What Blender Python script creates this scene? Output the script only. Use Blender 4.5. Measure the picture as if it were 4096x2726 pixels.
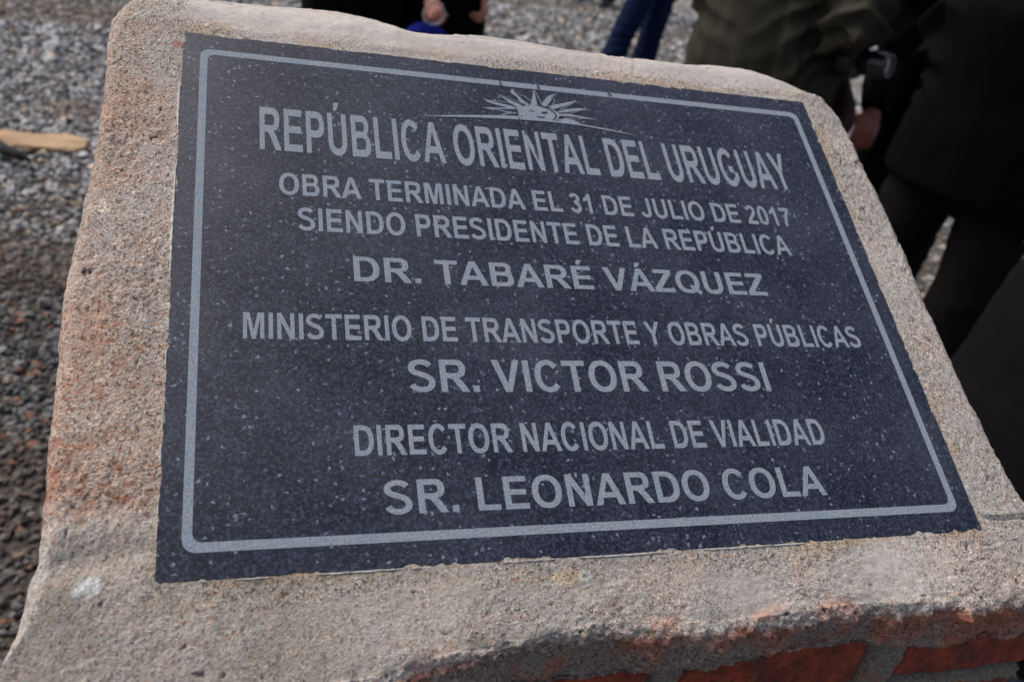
import bpy, math, random
import numpy as np
from mathutils import Vector, Matrix

scene = bpy.context.scene
for o in list(bpy.data.objects):
    bpy.data.objects.remove(o, do_unlink=True)
COL = scene.collection

# ------------------------------------------------------------------ camera
CAM_POS = Vector((0.03663545, -0.3913175, 1.42869816))
CAM_ROT = Matrix(((0.95195056, -0.01476220, -0.30589574),
                  (-0.25214130, 0.52914740, -0.81020232),
                  (0.17382430, 0.84840150, 0.50000000)))
cam_data = bpy.data.cameras.new("camera")
cam_data.sensor_fit = 'HORIZONTAL'
cam_data.sensor_width = 36.0
cam_data.lens = 31.373
cam_data.clip_start = 0.02
cam_data.clip_end = 500.0
cam_data.dof.use_dof = True
cam_data.dof.focus_distance = 0.65
cam_data.dof.aperture_fstop = 7.6
camera = bpy.data.objects.new("camera", cam_data)
camera.matrix_world = Matrix.Translation(CAM_POS) @ CAM_ROT.to_4x4()
COL.objects.link(camera)
scene.camera = camera

# ------------------------------------------------------------------ sky, sun, exposure
SUN_ELEV, SUN_AZ = math.radians(52), math.radians(-50)      # azimuth from +Y towards +X
world = bpy.data.worlds.new("World")
scene.world = world
world.use_nodes = True
wn = world.node_tree.nodes
wn.clear()
sky = wn.new("ShaderNodeTexSky")
sky.sky_type = 'NISHITA'
sky.sun_disc = False
sky.sun_elevation = SUN_ELEV
sky.sun_rotation = SUN_AZ
sky.air_density = 1.0
sky.dust_density = 6.0
sky.ozone_density = 1.0
hsv = wn.new("ShaderNodeHueSaturation")
hsv.inputs['Saturation'].default_value = 0.85
bg = wn.new("ShaderNodeBackground")
bg.inputs['Strength'].default_value = 0.135
wout = wn.new("ShaderNodeOutputWorld")
world.node_tree.links.new(sky.outputs[0], hsv.inputs['Color'])
world.node_tree.links.new(hsv.outputs[0], bg.inputs['Color'])
world.node_tree.links.new(bg.outputs[0], wout.inputs['Surface'])

sun_data = bpy.data.lights.new("sun", 'SUN')
sun_data.energy = 1.4
sun_data.angle = math.radians(40)
sun_data.color = (1.0, 0.965, 0.92)
sun = bpy.data.objects.new("sun", sun_data)
sd = Vector((math.sin(SUN_AZ) * math.cos(SUN_ELEV), math.cos(SUN_AZ) * math.cos(SUN_ELEV), math.sin(SUN_ELEV)))
sun.rotation_euler = sd.to_track_quat('Z', 'Y').to_euler()
COL.objects.link(sun)

scene.view_settings.view_transform = 'Standard'
scene.view_settings.look = 'None'
scene.view_settings.exposure = 0.34
scene.view_settings.gamma = 1.0
scene.view_settings.use_curve_mapping = False

# ------------------------------------------------------------------ frames
PH = 1.02
TILT = math.radians(27.229)
CT, ST = math.cos(TILT), math.sin(TILT)
PLAQUE_M = Matrix(((1, 0, 0, 0), (0, CT, -ST, 0), (0, ST, CT, PH), (0, 0, 0, 1)))   # plaque frame -> world
PW, PL = 0.600, 0.4592

def ray_point(px, py, depth):
    """a point of the place seen along the 4096x2726 photograph's pixel, at this distance in front of the lens"""
    d = Vector(((px - 2048) / 3569.56, -(py - 1363) / 3569.56, -1.0)) * depth
    return CAM_POS + CAM_ROT @ d

# ------------------------------------------------------------------ helpers
def hashn(ix, iy, iz, seed):
    h = (ix.astype(np.uint32) * np.uint32(374761393) + iy.astype(np.uint32) * np.uint32(668265263)
         + iz.astype(np.uint32) * np.uint32(2147483647) + np.uint32(seed * 974711 & 0xffffffff))
    h = (h ^ (h >> np.uint32(13))) * np.uint32(1274126177)
    h = h ^ (h >> np.uint32(16))
    h = h * np.uint32(2246822519)
    h = h ^ (h >> np.uint32(15))
    return h.astype(np.float64) / 4294967295.0

def vnoise(p, scale, seed=0):
    """smooth value noise in -1..1 at points p (n,3); scale = features per metre"""
    q = p * scale + 1000.0 + seed * 17.31
    i = np.floor(q).astype(np.int64)
    f = q - i
    f = f * f * f * (f * (f * 6 - 15) + 10)
    r = 0
    for dx in (0, 1):
        wx = f[:, 0] if dx else 1 - f[:, 0]
        for dy in (0, 1):
            wy = f[:, 1] if dy else 1 - f[:, 1]
            for dz in (0, 1):
                wz = f[:, 2] if dz else 1 - f[:, 2]
                r = r + wx * wy * wz * hashn(i[:, 0] + dx, i[:, 1] + dy, i[:, 2] + dz, seed)
    return r * 2 - 1

def fbm(p, scale, octv=4, seed=0, gain=0.5):
    a, r, t = 1.0, 0, 0
    for k in range(octv):
        r = r + a * vnoise(p, scale * 2.03 ** k, seed + k * 7)
        t += a
        a *= gain
    return r / t

def cellnoise(p, scale, seed=0):
    """distance to the nearest jittered cell point, and that cell's random value"""
    q = p * scale + 500.0
    i = np.floor(q).astype(np.int64)
    best = np.full(len(p), 9.0)
    val = np.zeros(len(p))
    for dx in (-1, 0, 1):
        for dy in (-1, 0, 1):
            for dz in (-1, 0, 1):
                c = i + np.array([dx, dy, dz])
                fx = c[:, 0] + hashn(c[:, 0], c[:, 1], c[:, 2], seed + 1)
                fy = c[:, 1] + hashn(c[:, 0], c[:, 1], c[:, 2], seed + 2)
                fz = c[:, 2] + hashn(c[:, 0], c[:, 1], c[:, 2], seed + 3)
                d = np.sqrt((fx - q[:, 0]) ** 2 + (fy - q[:, 1]) ** 2 + (fz - q[:, 2]) ** 2)
                m = d < best
                best[m] = d[m]
                val[m] = hashn(c[:, 0], c[:, 1], c[:, 2], seed + 4)[m]
    return best, val

def sstep(a, b, x):
    t = np.clip((x - a) / (b - a), 0, 1)
    return t * t * (3 - 2 * t)

def mesh_np(name, V, F, smooth=True):
    """V (n,3); F (m,3) or (m,4) integer arrays, or a list of them"""
    me = bpy.data.meshes.new(name)
    Fs = F if isinstance(F, list) else [F]
    V = np.asarray(V, dtype=np.float32)
    me.vertices.add(len(V))
    me.vertices.foreach_set("co", V.ravel())
    loops = np.concatenate([f.ravel() for f in Fs]).astype(np.int32)
    sizes = np.concatenate([np.full(len(f), f.shape[1]) for f in Fs])
    starts = np.concatenate([[0], np.cumsum(sizes)[:-1]]).astype(np.int32)
    me.loops.add(len(loops))
    me.loops.foreach_set("vertex_index", loops)
    me.polygons.add(len(sizes))
    me.polygons.foreach_set("loop_start", starts)
    me.update(calc_edges=True)
    me.validate()
    me.polygons.foreach_set("use_smooth", np.full(len(me.polygons), smooth, dtype=bool))
    return me

def set_color(me, C, name="col"):
    a = me.color_attributes.new(name, 'FLOAT_COLOR', 'POINT')
    c4 = np.ones((len(C), 4), dtype=np.float32)
    c4[:, :3] = C
    a.data.foreach_set("color", c4.ravel())

def link(name, me, mat, parent=None, **props):
    o = bpy.data.objects.new(name, me)
    COL.objects.link(o)
    if mat is not None:
        me.materials.clear()
        me.materials.append(mat)
    if parent is not None:
        o.parent = parent
    for k, v in props.items():
        o[k] = v
    return o

def thing(name, label, cat, loc=(0, 0, 0), rotz=0.0, group=None):
    o = bpy.data.objects.new(name, None)
    o.empty_display_size = 0.1
    COL.objects.link(o)
    o.location = loc
    o.rotation_euler = (0, 0, rotz)
    o['label'] = label
    o['category'] = cat
    if group:
        o['group'] = group
    return o

def vnormals(V, F):
    n = np.zeros_like(V)
    a, b, c = V[F[:, 0]], V[F[:, 1]], V[F[:, 2]]
    fn = np.cross(b - a, c - a)
    if F.shape[1] == 4:
        fn = np.cross(V[F[:, 2]] - V[F[:, 0]], V[F[:, 3]] - V[F[:, 1]])
    for k in range(F.shape[1]):
        for ax in range(3):
            n[:, ax] += np.bincount(F[:, k], weights=fn[:, ax], minlength=len(V))
    return n / (np.linalg.norm(n, axis=1)[:, None] + 1e-12)

# ------------------------------------------------------------------ materials
def new_mat(name):
    m = bpy.data.materials.new(name)
    m.use_nodes = True
    nt = m.node_tree
    nt.nodes.clear()
    out = nt.nodes.new("ShaderNodeOutputMaterial")
    b = nt.nodes.new("ShaderNodeBsdfPrincipled")
    nt.links.new(b.outputs[0], out.inputs[0])
    return m, nt, b

def nd(nt, typ, **kw):
    n = nt.nodes.new(typ)
    for k, v in kw.items():
        setattr(n, k, v)
    return n

def tex_noise(nt, vec, scale, detail=3, rough=0.5):
    n = nd(nt, "ShaderNodeTexNoise")
    n.inputs['Scale'].default_value = scale
    n.inputs['Detail'].default_value = detail
    n.inputs['Roughness'].default_value = rough
    nt.links.new(vec, n.inputs['Vector'])
    return n

def ramp(nt, fac, stops, interp='LINEAR'):
    r = nd(nt, "ShaderNodeValToRGB")
    r.color_ramp.interpolation = interp
    e = r.color_ramp.elements
    while len(e) > len(stops):
        e.remove(e[-1])
    while len(e) < len(stops):
        e.new(0.5)
    for el, (p, c) in zip(e, stops):
        el.position = p
        el.color = (c[0], c[1], c[2], 1) if len(c) == 3 else c
    nt.links.new(fac, r.inputs[0])
    return r

def mixc(nt, fac, a, b, mode='MIX'):
    m = nd(nt, "ShaderNodeMix", data_type='RGBA', blend_type=mode)
    for sock, val in ((m.inputs[0], fac), (m.inputs[6], a), (m.inputs[7], b)):
        if isinstance(val, (int, float)):
            sock.default_value = val
        elif isinstance(val, tuple):
            sock.default_value = (*val[:3], 1)
        else:
            nt.links.new(val, sock)
    return m.outputs[2]

def bump(nt, height, strength, dist, b, prev=None):
    n = nd(nt, "ShaderNodeBump")
    n.inputs['Strength'].default_value = strength
    n.inputs['Distance'].default_value = dist
    nt.links.new(height, n.inputs['Height'])
    if prev is not None:
        nt.links.new(prev, n.inputs['Normal'])
    nt.links.new(n.outputs[0], b.inputs['Normal'])
    return n.outputs[0]

def objcoord(nt):
    return nd(nt, "ShaderNodeTexCoord").outputs['Object']

def mat_granite():
    m, nt, b = new_mat("polished_granite")
    oc = objcoord(nt)
    n1 = tex_noise(nt, oc, 560, 4, 0.7)          # mottling of 1 to 2 mm crystals
    vc = nd(nt, "ShaderNodeTexVoronoi")
    vc.inputs['Scale'].default_value = 640
    nt.links.new(oc, vc.inputs['Vector'])
    vs = nd(nt, "ShaderNodeSeparateColor")
    nt.links.new(vc.outputs['Color'], vs.inputs[0])
    mm = nd(nt, "ShaderNodeMath", operation='MULTIPLY_ADD')
    nt.links.new(vs.outputs[0], mm.inputs[0])
    mm.inputs[1].default_value = 0.30
    hm = nd(nt, "ShaderNodeMath", operation='MULTIPLY')
    hm.inputs[1].default_value = 0.72
    nt.links.new(n1.outputs[0], hm.inputs[0])
    nt.links.new(hm.outputs[0], mm.inputs[2])
    base = ramp(nt, mm.outputs[0], [(0.37, (0.0015, 0.0025, 0.006)), (0.48, (0.004, 0.006, 0.014)), (0.58, (0.019, 0.024, 0.044)), (0.76, (0.050, 0.061, 0.098))])
    # sparse pale flecks
    v = nd(nt, "ShaderNodeTexVoronoi")
    v.inputs['Scale'].default_value = 230
    wob = tex_noise(nt, oc, 650, 2)
    vm = nd(nt, "ShaderNodeVectorMath", operation='MULTIPLY_ADD')
    vm.inputs[1].default_value = (0.006, 0.006, 0.006)
    nt.links.new(wob.outputs['Color'], vm.inputs[0])
    nt.links.new(oc, vm.inputs[2])
    nt.links.new(vm.outputs[0], v.inputs['Vector'])
    d = ramp(nt, v.outputs['Distance'], [(0.16, (1, 1, 1)), (0.30, (0, 0, 0))])
    sep = nd(nt, "ShaderNodeSeparateColor")
    nt.links.new(v.outputs['Color'], sep.inputs[0])
    sel = ramp(nt, sep.outputs[0], [(0.72, (0, 0, 0)), (0.80, (1, 1, 1))])
    mu = nd(nt, "ShaderNodeMath", operation='MULTIPLY')
    nt.links.new(d.outputs[0], mu.inputs[0])
    nt.links.new(sel.outputs[0], mu.inputs[1])
    mu2 = nd(nt, "ShaderNodeMath", operation='MULTIPLY')
    mu2.inputs[1].default_value = 0.75
    nt.links.new(mu.outputs[0], mu2.inputs[0])
    c = mixc(nt, mu2.outputs[0], base.outputs[0], (0.26, 0.28, 0.36))
    # fine dust film, blotchy
    n3 = tex_noise(nt, oc, 9, 5, 0.6)
    dust = ramp(nt, n3.outputs[0], [(0.40, (0.004, 0.004, 0.004)), (0.72, (0.075, 0.075, 0.075))])
    c = mixc(nt, dust.outputs[0], c, (0.28, 0.29, 0.37))
    nt.links.new(c, b.inputs['Base Color'])
    r = ramp(nt, n3.outputs[0], [(0.35, (0.30, 0.30, 0.30)), (0.75, (0.36, 0.36, 0.36))])
    nt.links.new(r.outputs[0], b.inputs['Roughness'])
    b.inputs['IOR'].default_value = 1.5
    b.inputs['Specular IOR Level'].default_value = 0.42
    bump(nt, n1.outputs[0], 0.02, 0.0003, b)
    return m

def mat_engraved():
    m, nt, b = new_mat("sandblasted_lettering")
    oc = objcoord(nt)
    n1 = tex_noise(nt, oc, 620, 4, 0.75)
    n2 = tex_noise(nt, oc, 60, 4, 0.6)
    c = ramp(nt, n1.outputs[0], [(0.28, (0.105, 0.135, 0.17)), (0.5, (0.205, 0.24, 0.275)), (0.72, (0.34, 0.375, 0.41))])
    t = ramp(nt, n2.outputs[0], [(0.35, (0.86, 0.90, 0.98)), (0.65, (1.0, 0.98, 0.95))])
    c2 = mixc(nt, 1.0, c.outputs[0], t.outputs[0], 'MULTIPLY')
    n4 = tex_noise(nt, oc, 38, 6, 0.75)
    dirt = ramp(nt, n4.outputs[0], [(0.67, (0, 0, 0)), (0.76, (0.55, 0.55, 0.55))])
    c2 = mixc(nt, dirt.outputs[0], c2, (0.10, 0.085, 0.07))
    nt.links.new(c2, b.inputs['Base Color'])
    b.inputs['Roughness'].default_value = 0.9
    bump(nt, n1.outputs[0], 0.5, 0.0006, b)
    return m

def mat_cement():
    m, nt, b = new_mat("sand_cement_render")
    oc = objcoord(nt)
    at = nd(nt, "ShaderNodeAttribute", attribute_name="col")
    n1 = tex_noise(nt, oc, 520, 4, 0.65)
    n2 = tex_noise(nt, oc, 1400, 2, 0.6)
    g = ramp(nt, n1.outputs[0], [(0.30, (0.62, 0.60, 0.58)), (0.5, (1.0, 1.0, 1.0)), (0.72, (1.28, 1.26, 1.22))])
    c = mixc(nt, 1.0, at.outputs['Color'], g.outputs[0], 'MULTIPLY')
    # single sand grains: dark, ochre and pale
    v = nd(nt, "ShaderNodeTexVoronoi")
    v.inputs['Scale'].default_value = 620
    nt.links.new(oc, v.inputs['Vector'])
    sep = nd(nt, "ShaderNodeSeparateColor")
    nt.links.new(v.outputs['Color'], sep.inputs[0])
    s1 = ramp(nt, sep.outputs[0], [(0.93, (0, 0, 0)), (0.95, (0.65, 0.65, 0.65))])
    c = mixc(nt, s1.outputs[0], c, (1.7, 1.65, 1.6), 'MULTIPLY')
    s2 = ramp(nt, sep.outputs[1], [(0.86, (0, 0, 0)), (0.90, (0.75, 0.75, 0.75))])
    c = mixc(nt, s2.outputs[0], c, (0.32, 0.25, 0.20), 'MULTIPLY')
    s3 = ramp(nt, sep.outputs[2], [(0.88, (0, 0, 0)), (0.92, (0.8, 0.8, 0.8))])
    c = mixc(nt, s3.outputs[0], c, (0.98, 0.66, 0.46), 'MULTIPLY')
    nt.links.new(c, b.inputs['Base Color'])
    b.inputs['Roughness'].default_value = 0.95
    b.inputs['Specular IOR Level'].default_value = 0.25
    # the steel-trowelled parts show less grain than the open sandy ones
    gr = nd(nt, "ShaderNodeAttribute", attribute_name="grit")
    c = mixc(nt, gr.outputs['Fac'], at.outputs['Color'], c)
    n6 = tex_noise(nt, oc, 140, 4, 0.6)
    g6 = ramp(nt, n6.outputs[0], [(0.3, (0.90, 0.89, 0.88)), (0.7, (1.08, 1.08, 1.08))])
    c = mixc(nt, 1.0, c, g6.outputs[0], 'MULTIPLY')
    nt.links.new(c, b.inputs['Base Color'])
    ms = nd(nt, "ShaderNodeMath", operation='MULTIPLY')
    nt.links.new(n1.outputs[0], ms.inputs[0])
    nt.links.new(gr.outputs['Fac'], ms.inputs[1])
    p = bump(nt, ms.outputs[0], 0.9, 0.0015, b)
    ms2 = nd(nt, "ShaderNodeMath", operation='MULTIPLY')
    nt.links.new(v.outputs['Distance'], ms2.inputs[0])
    nt.links.new(gr.outputs['Fac'], ms2.inputs[1])
    bump(nt, ms2.outputs[0], 0.5, 0.0010, b, p)
    return m

def mat_brick():
    m, nt, b = new_mat("red_clay_brick")
    oc = objcoord(nt)
    n1 = tex_noise(nt, oc, 38, 6, 0.65)
    n2 = tex_noise(nt, oc, 260, 4, 0.6)
    c = ramp(nt, n1.outputs[0], [(0.30, (0.05, 0.012, 0.006)), (0.44, (0.15, 0.022, 0.008)), (0.57, (0.27, 0.038, 0.012)), (0.75, (0.40, 0.085, 0.026))])
    g = ramp(nt, n2.outputs[0], [(0.3, (0.55, 0.55, 0.55)), (0.6, (1.1, 1.1, 1.1))])
    c2 = mixc(nt, 1.0, c.outputs[0], g.outputs[0], 'MULTIPLY')
    n3 = tex_noise(nt, oc, 75, 6, 0.7)
    sm = ramp(nt, n3.outputs[0], [(0.55, (0, 0, 0)), (0.66, (0.55, 0.55, 0.55))])
    c2 = mixc(nt, sm.outputs[0], c2, (0.12, 0.055, 0.035))
    n5 = tex_noise(nt, oc, 170, 3, 0.7)
    pt = ramp(nt, n5.outputs[0], [(0.30, (0.25, 0.22, 0.2)), (0.38, (1, 1, 1))])
    c2 = mixc(nt, 1.0, c2, pt.outputs[0], 'MULTIPLY')
    nt.links.new(c2, b.inputs['Base Color'])
    b.inputs['Roughness'].default_value = 0.85
    mx = mixc(nt, 0.5, n1.outputs[0], n2.outputs[0])
    bump(nt, mx, 1.0, 0.006, b)
    return m

def mat_fabric(name, col, rough=0.85, weave=700, wr=0.0, sheen=0.0):
    m, nt, b = new_mat(name)
    oc = objcoord(nt)
    n1 = tex_noise(nt, oc, 14, 4, 0.6)
    n2 = tex_noise(nt, oc, weave, 2, 0.5)
    k = 0.86
    c = ramp(nt, n1.outputs[0], [(0.3, tuple(x * k for x in col)), (0.7, tuple(x * 1.1 for x in col))])
    g = ramp(nt, n2.outputs[0], [(0.3, (0.8, 0.8, 0.8)), (0.7, (1.15, 1.15, 1.15))])
    c2 = mixc(nt, 1.0, c.outputs[0], g.outputs[0], 'MULTIPLY')
    nt.links.new(c2, b.inputs['Base Color'])
    b.inputs['Roughness'].default_value = rough
    b.inputs['Specular IOR Level'].default_value = 0.05 if rough > 0.6 else 0.25
    if sheen:
        b.inputs['Sheen Weight'].default_value = sheen
    bump(nt, n1.outputs[0], 0.12, 0.01, b)
    return m

def mat_skin(name, col):
    m, nt, b = new_mat(name)
    oc = objcoord(nt)
    n1 = tex_noise(nt, oc, 45, 4, 0.6)
    c = ramp(nt, n1.outputs[0], [(0.3, tuple(x * y for x, y in zip(col, (0.9, 0.72, 0.68)))), (0.7, tuple(x * 1.1 for x in col))])
    nt.links.new(c.outputs[0], b.inputs['Base Color'])
    b.inputs['Roughness'].default_value = 0.55
    b.inputs['Subsurface Weight'].default_value = 0.08
    b.inputs['Subsurface Radius'].default_value = (0.01, 0.004, 0.002)
    return m

def mat_simple(name, col, rough=0.5, metal=0.0, coat=0.0, nscale=40, var=0.15):
    m, nt, b = new_mat(name)
    oc = objcoord(nt)
    n1 = tex_noise(nt, oc, nscale, 4, 0.6)
    c = ramp(nt, n1.outputs[0], [(0.3, tuple(x * (1 - var) for x in col)), (0.7, tuple(x * (1 + var) for x in col))])
    nt.links.new(c.outputs[0], b.inputs['Base Color'])
    b.inputs['Roughness'].default_value = rough
    b.inputs['Metallic'].default_value = metal
    b.inputs['Coat Weight'].default_value = coat
    return m

def mat_stone():
    m, nt, b = new_mat("crushed_stone")
    oc = objcoord(nt)
    at = nd(nt, "ShaderNodeAttribute", attribute_name="col")
    n1 = tex_noise(nt, oc, 260, 4, 0.6)
    g = ramp(nt, n1.outputs[0], [(0.3, (0.7, 0.7, 0.7)), (0.7, (1.25, 1.25, 1.25))])
    c = mixc(nt, 1.0, at.outputs['Color'], g.outputs[0], 'MULTIPLY')
    nt.links.new(c, b.inputs['Base Color'])
    b.inputs['Roughness'].default_value = 0.8
    return m

def mat_ground():
    m, nt, b = new_mat("gravel_ground")
    oc = objcoord(nt)
    v = nd(nt, "ShaderNodeTexVoronoi")
    v.inputs['Scale'].default_value = 46
    nt.links.new(oc, v.inputs['Vector'])
    sep = nd(nt, "ShaderNodeSeparateColor")
    nt.links.new(v.outputs['Color'], sep.inputs[0])
    c = ramp(nt, sep.outputs[0], [(0.0, (0.10, 0.10, 0.105)), (0.5, (0.22, 0.225, 0.235)), (0.85, (0.34, 0.34, 0.34)), (1.0, (0.40, 0.34, 0.26))])
    big = tex_noise(nt, oc, 0.9, 5, 0.6)
    dirt = ramp(nt, big.outputs[0], [(0.52, (0, 0, 0)), (0.64, (0.8, 0.8, 0.8))])
    c2 = mixc(nt, dirt.outputs[0], c.outputs[0], (0.15, 0.105, 0.07))
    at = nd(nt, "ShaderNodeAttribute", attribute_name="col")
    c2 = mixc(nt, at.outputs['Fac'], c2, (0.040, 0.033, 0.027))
    nt.links.new(c2, b.inputs['Base Color'])
    b.inputs['Roughness'].default_value = 0.9
    inv = nd(nt, "ShaderNodeMath", operation='SUBTRACT')
    inv.inputs[0].default_value = 1.0
    nt.links.new(v.outputs['Distance'], inv.inputs[1])
    bump(nt, inv.outputs[0], 1.0, 0.012, b)
    return m

M_GRANITE, M_LETTER, M_CEMENT, M_BRICK = mat_granite(), mat_engraved(), mat_cement(), mat_brick()

# ================================================================== GROUND
def ground_z(p):
    return 0.018 * fbm(p, 1.1, 3, 51) + 0.006 * fbm(p, 6, 2, 57)

def shaded_soil_mask(p):
    """dark reddish soil and stones left of the pedestal, with shade painted into their colour"""
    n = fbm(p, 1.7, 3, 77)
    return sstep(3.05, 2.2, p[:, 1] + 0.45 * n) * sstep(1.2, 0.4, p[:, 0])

def dirt_mask(p):
    return sstep(0.02, 0.30, fbm(p * np.array([0.75, 1.5, 1.0]), 1.15, 4, 63))

def build_ground():
    xs = np.concatenate([[-220, -90, -40, -18, -9], np.arange(-5, 9.01, 0.07), [14, 24, 45, 90, 220]])
    ys = np.concatenate([[-220, -90, -40, -18, -8, -4], np.arange(-2.5, 13.01, 0.07), [18, 28, 48, 90, 220]])
    X, Y = np.meshgrid(xs, ys, indexing='ij')
    P = np.stack([X.ravel(), Y.ravel(), np.zeros(X.size)], 1)
    P[:, 2] = ground_z(P) - 0.004
    nx, ny = len(xs), len(ys)
    I = np.arange(nx * ny).reshape(nx, ny)
    F = np.stack([I[:-1, :-1].ravel(), I[1:, :-1].ravel(), I[1:, 1:].ravel(), I[:-1, 1:].ravel()], 1)
    me = mesh_np("gravel_ground", P, F)
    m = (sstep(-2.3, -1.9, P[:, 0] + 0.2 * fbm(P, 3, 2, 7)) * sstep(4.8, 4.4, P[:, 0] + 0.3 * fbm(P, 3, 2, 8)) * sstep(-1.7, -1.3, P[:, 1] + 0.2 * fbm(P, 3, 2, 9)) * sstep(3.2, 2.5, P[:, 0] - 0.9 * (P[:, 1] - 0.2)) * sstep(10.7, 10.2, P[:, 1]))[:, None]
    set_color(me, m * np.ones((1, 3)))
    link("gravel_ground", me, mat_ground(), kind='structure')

def build_stones():
    rng = np.random.default_rng(5)
    phi = (1 + 5 ** 0.5) / 2
    ico = np.array([(-1, phi, 0), (1, phi, 0), (-1, -phi, 0), (1, -phi, 0), (0, -1, phi), (0, 1, phi), (0, -1, -phi), (0, 1, -phi),
                    (phi, 0, -1), (phi, 0, 1), (-phi, 0, -1), (-phi, 0, 1)], float)
    ico /= np.linalg.norm(ico[0])
    fi = np.array([(0, 11, 5), (0, 5, 1), (0, 1, 7), (0, 7, 10), (0, 10, 11), (1, 5, 9), (5, 11, 4), (11, 10, 2), (10, 7, 6), (7, 1, 8),
                   (3, 9, 4), (3, 4, 2), (3, 2, 6), (3, 6, 8), (3, 8, 9), (4, 9, 5), (2, 4, 11), (6, 2, 10), (8, 6, 7), (9, 8, 1)])
    areas = [(-1.5, 0.2, 0.62, 2.6, 4600, 0.0090), (-2.0, 0.3, 2.6, 4.6, 2300, 0.0108), (-2.2, 1.2, 4.6, 8.2, 1150, 0.0135),
             (1.2, 5.2, 5.0, 10.5, 620, 0.017), (0.9, 4.6, 1.0, 5.0, 950, 0.014), (0.3, 1.2, 3.4, 5.0, 1000, 0.014),
             (-1.6, 2.6, -1.6, 0.62, 900, 0.0145), (0.2, 0.9, 0.62, 3.4, 1300, 0.0125), (0.9, 2.6, 0.62, 1.0, 950, 0.014), (-2.2, -1.5, 0.62, 2.6, 950, 0.014)]
    pos, rad = [], []
    for x0, x1, y0, y1, dens, r in areas:
        n = int((x1 - x0) * (y1 - y0) * dens)
        p = np.stack([rng.uniform(x0, x1, n), rng.uniform(y0, y1, n), np.zeros(n)], 1)
        p = p[~((p[:, 0] > -0.05) & (p[:, 0] < 0.64) & (p[:, 1] > -0.03) & (p[:, 1] < 0.44))]
        n = len(p)
        pos.append(p)
        rad.append(r * np.exp(rng.normal(0, 0.30, n)))
    P = np.concatenate(pos)
    R = np.concatenate(rad)
    n = len(P)
    dm, shade_m = dirt_mask(P), shaded_soil_mask(P)
    P[:, 2] = ground_z(P) + R * 0.25 - dm * (1 - 0.6 * shade_m) * R * rng.uniform(0.1, 1.1, n)
    # shapes: squashed, jittered icosahedra turned at random
    S = ico[None] * (1 + rng.uniform(-0.28, 0.28, (n, 12, 1)))
    S = S * (np.stack([rng.uniform(0.8, 1.35, n), rng.uniform(0.65, 1.0, n), rng.uniform(0.5, 0.8, n)], 1) * R[:, None])[:, None, :]
    a, b2 = rng.uniform(0, 6.283, n), rng.normal(0, 0.5, n)
    ca, sa, cb, sb = np.cos(a), np.sin(a), np.cos(b2), np.sin(b2)
    x, y, z = S[..., 0], S[..., 1], S[..., 2]
    x2, z2 = cb[:, None] * x + sb[:, None] * z, -sb[:, None] * x + cb[:, None] * z
    x3, y3 = ca[:, None] * x2 - sa[:, None] * y, sa[:, None] * x2 + ca[:, None] * y
    V = np.stack([x3, y3, z2], -1) + P[:, None, :]
    F = (fi[None] + (np.arange(n) * 12)[:, None, None]).reshape(-1, 3)
    g = rng.uniform(0.09, 0.52, n) ** 1.1
    C = np.stack([g * 0.99, g, g * 1.02], 1)
    warm = rng.random(n) < 0.10
    C[warm] = np.stack([g * 1.35, g * 1.05, g * 0.75], 1)[warm]
    C = C * (1 - 0.5 * dm[:, None]) + 0.5 * dm[:, None] * np.array([0.17, 0.115, 0.07])
    C = C * (1 - 0.66 * shade_m[:, None])  # shade at the lower left painted into the stone colours
    red = (rng.random(n) < 0.10 * shade_m)
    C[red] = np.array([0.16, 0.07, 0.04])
    me = mesh_np("gravel_stones", V.reshape(-1, 3), F, smooth=False)
    set_color(me, np.repeat(C, 12, axis=0))
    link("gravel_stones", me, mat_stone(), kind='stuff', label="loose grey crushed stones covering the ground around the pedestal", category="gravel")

build_ground()
build_stones()

# ================================================================== PEDESTAL
ped = thing("brick_pedestal", "sloping cement topped red brick pedestal carrying the engraved plaque", "pedestal", (0.29, 0.19, 0))
PED_INV = Matrix.Translation((-0.29, -0.19, 0))
OUT = [(-80, -60), (-40, -68), (0, -71), (108, -69), (145, -63), (200, -55), (268, -51), (320, -54), (385, -55), (457, -52), (521, -54), (612, -57),
       (668, -58), (702, -57), (699, -38), (682, -15), (659, 15), (649, 80), (647, 169), (649, 250), (649, 320), (647, 375), (645, 415), (637, 455), (616, 487), (574, 508), (522, 514),
       (472, 509), (437, 511), (382, 512), (304, 514), (255, 515), (193, 509), (150, 518), (108, 521), (53, 519), (-20, 513), (-52, 500),
       (-57, 457), (-56, 392), (-58, 333), (-62, 285), (-66, 202), (-65, 154), (-64, 93), (-63, 31), (-66, 14), (-70, -17)]

def closed_spline(pts, n):
    P = np.array(pts, float)
    m = len(P)
    out = []
    for i in range(m):
        p0, p1, p2, p3 = P[i - 1], P[i], P[(i + 1) % m], P[(i + 2) % m]
        for t in np.linspace(0, 1, 40, endpoint=False):
            out.append(0.5 * ((2 * p1) + (-p0 + p2) * t + (2 * p0 - 5 * p1 + 4 * p2 - p3) * t * t + (-p0 + 3 * p1 - 3 * p2 + p3) * t ** 3))
    Q = np.array(out)
    Q = np.vstack([Q, Q[:1]])
    s = np.concatenate([[0], np.cumsum(np.linalg.norm(np.diff(Q, axis=0), axis=1))])
    t = np.linspace(0, s[-1], n, endpoint=False)
    return np.stack([np.interp(t, s, Q[:, 0]), np.interp(t, s, Q[:, 1])], 1)

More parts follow.
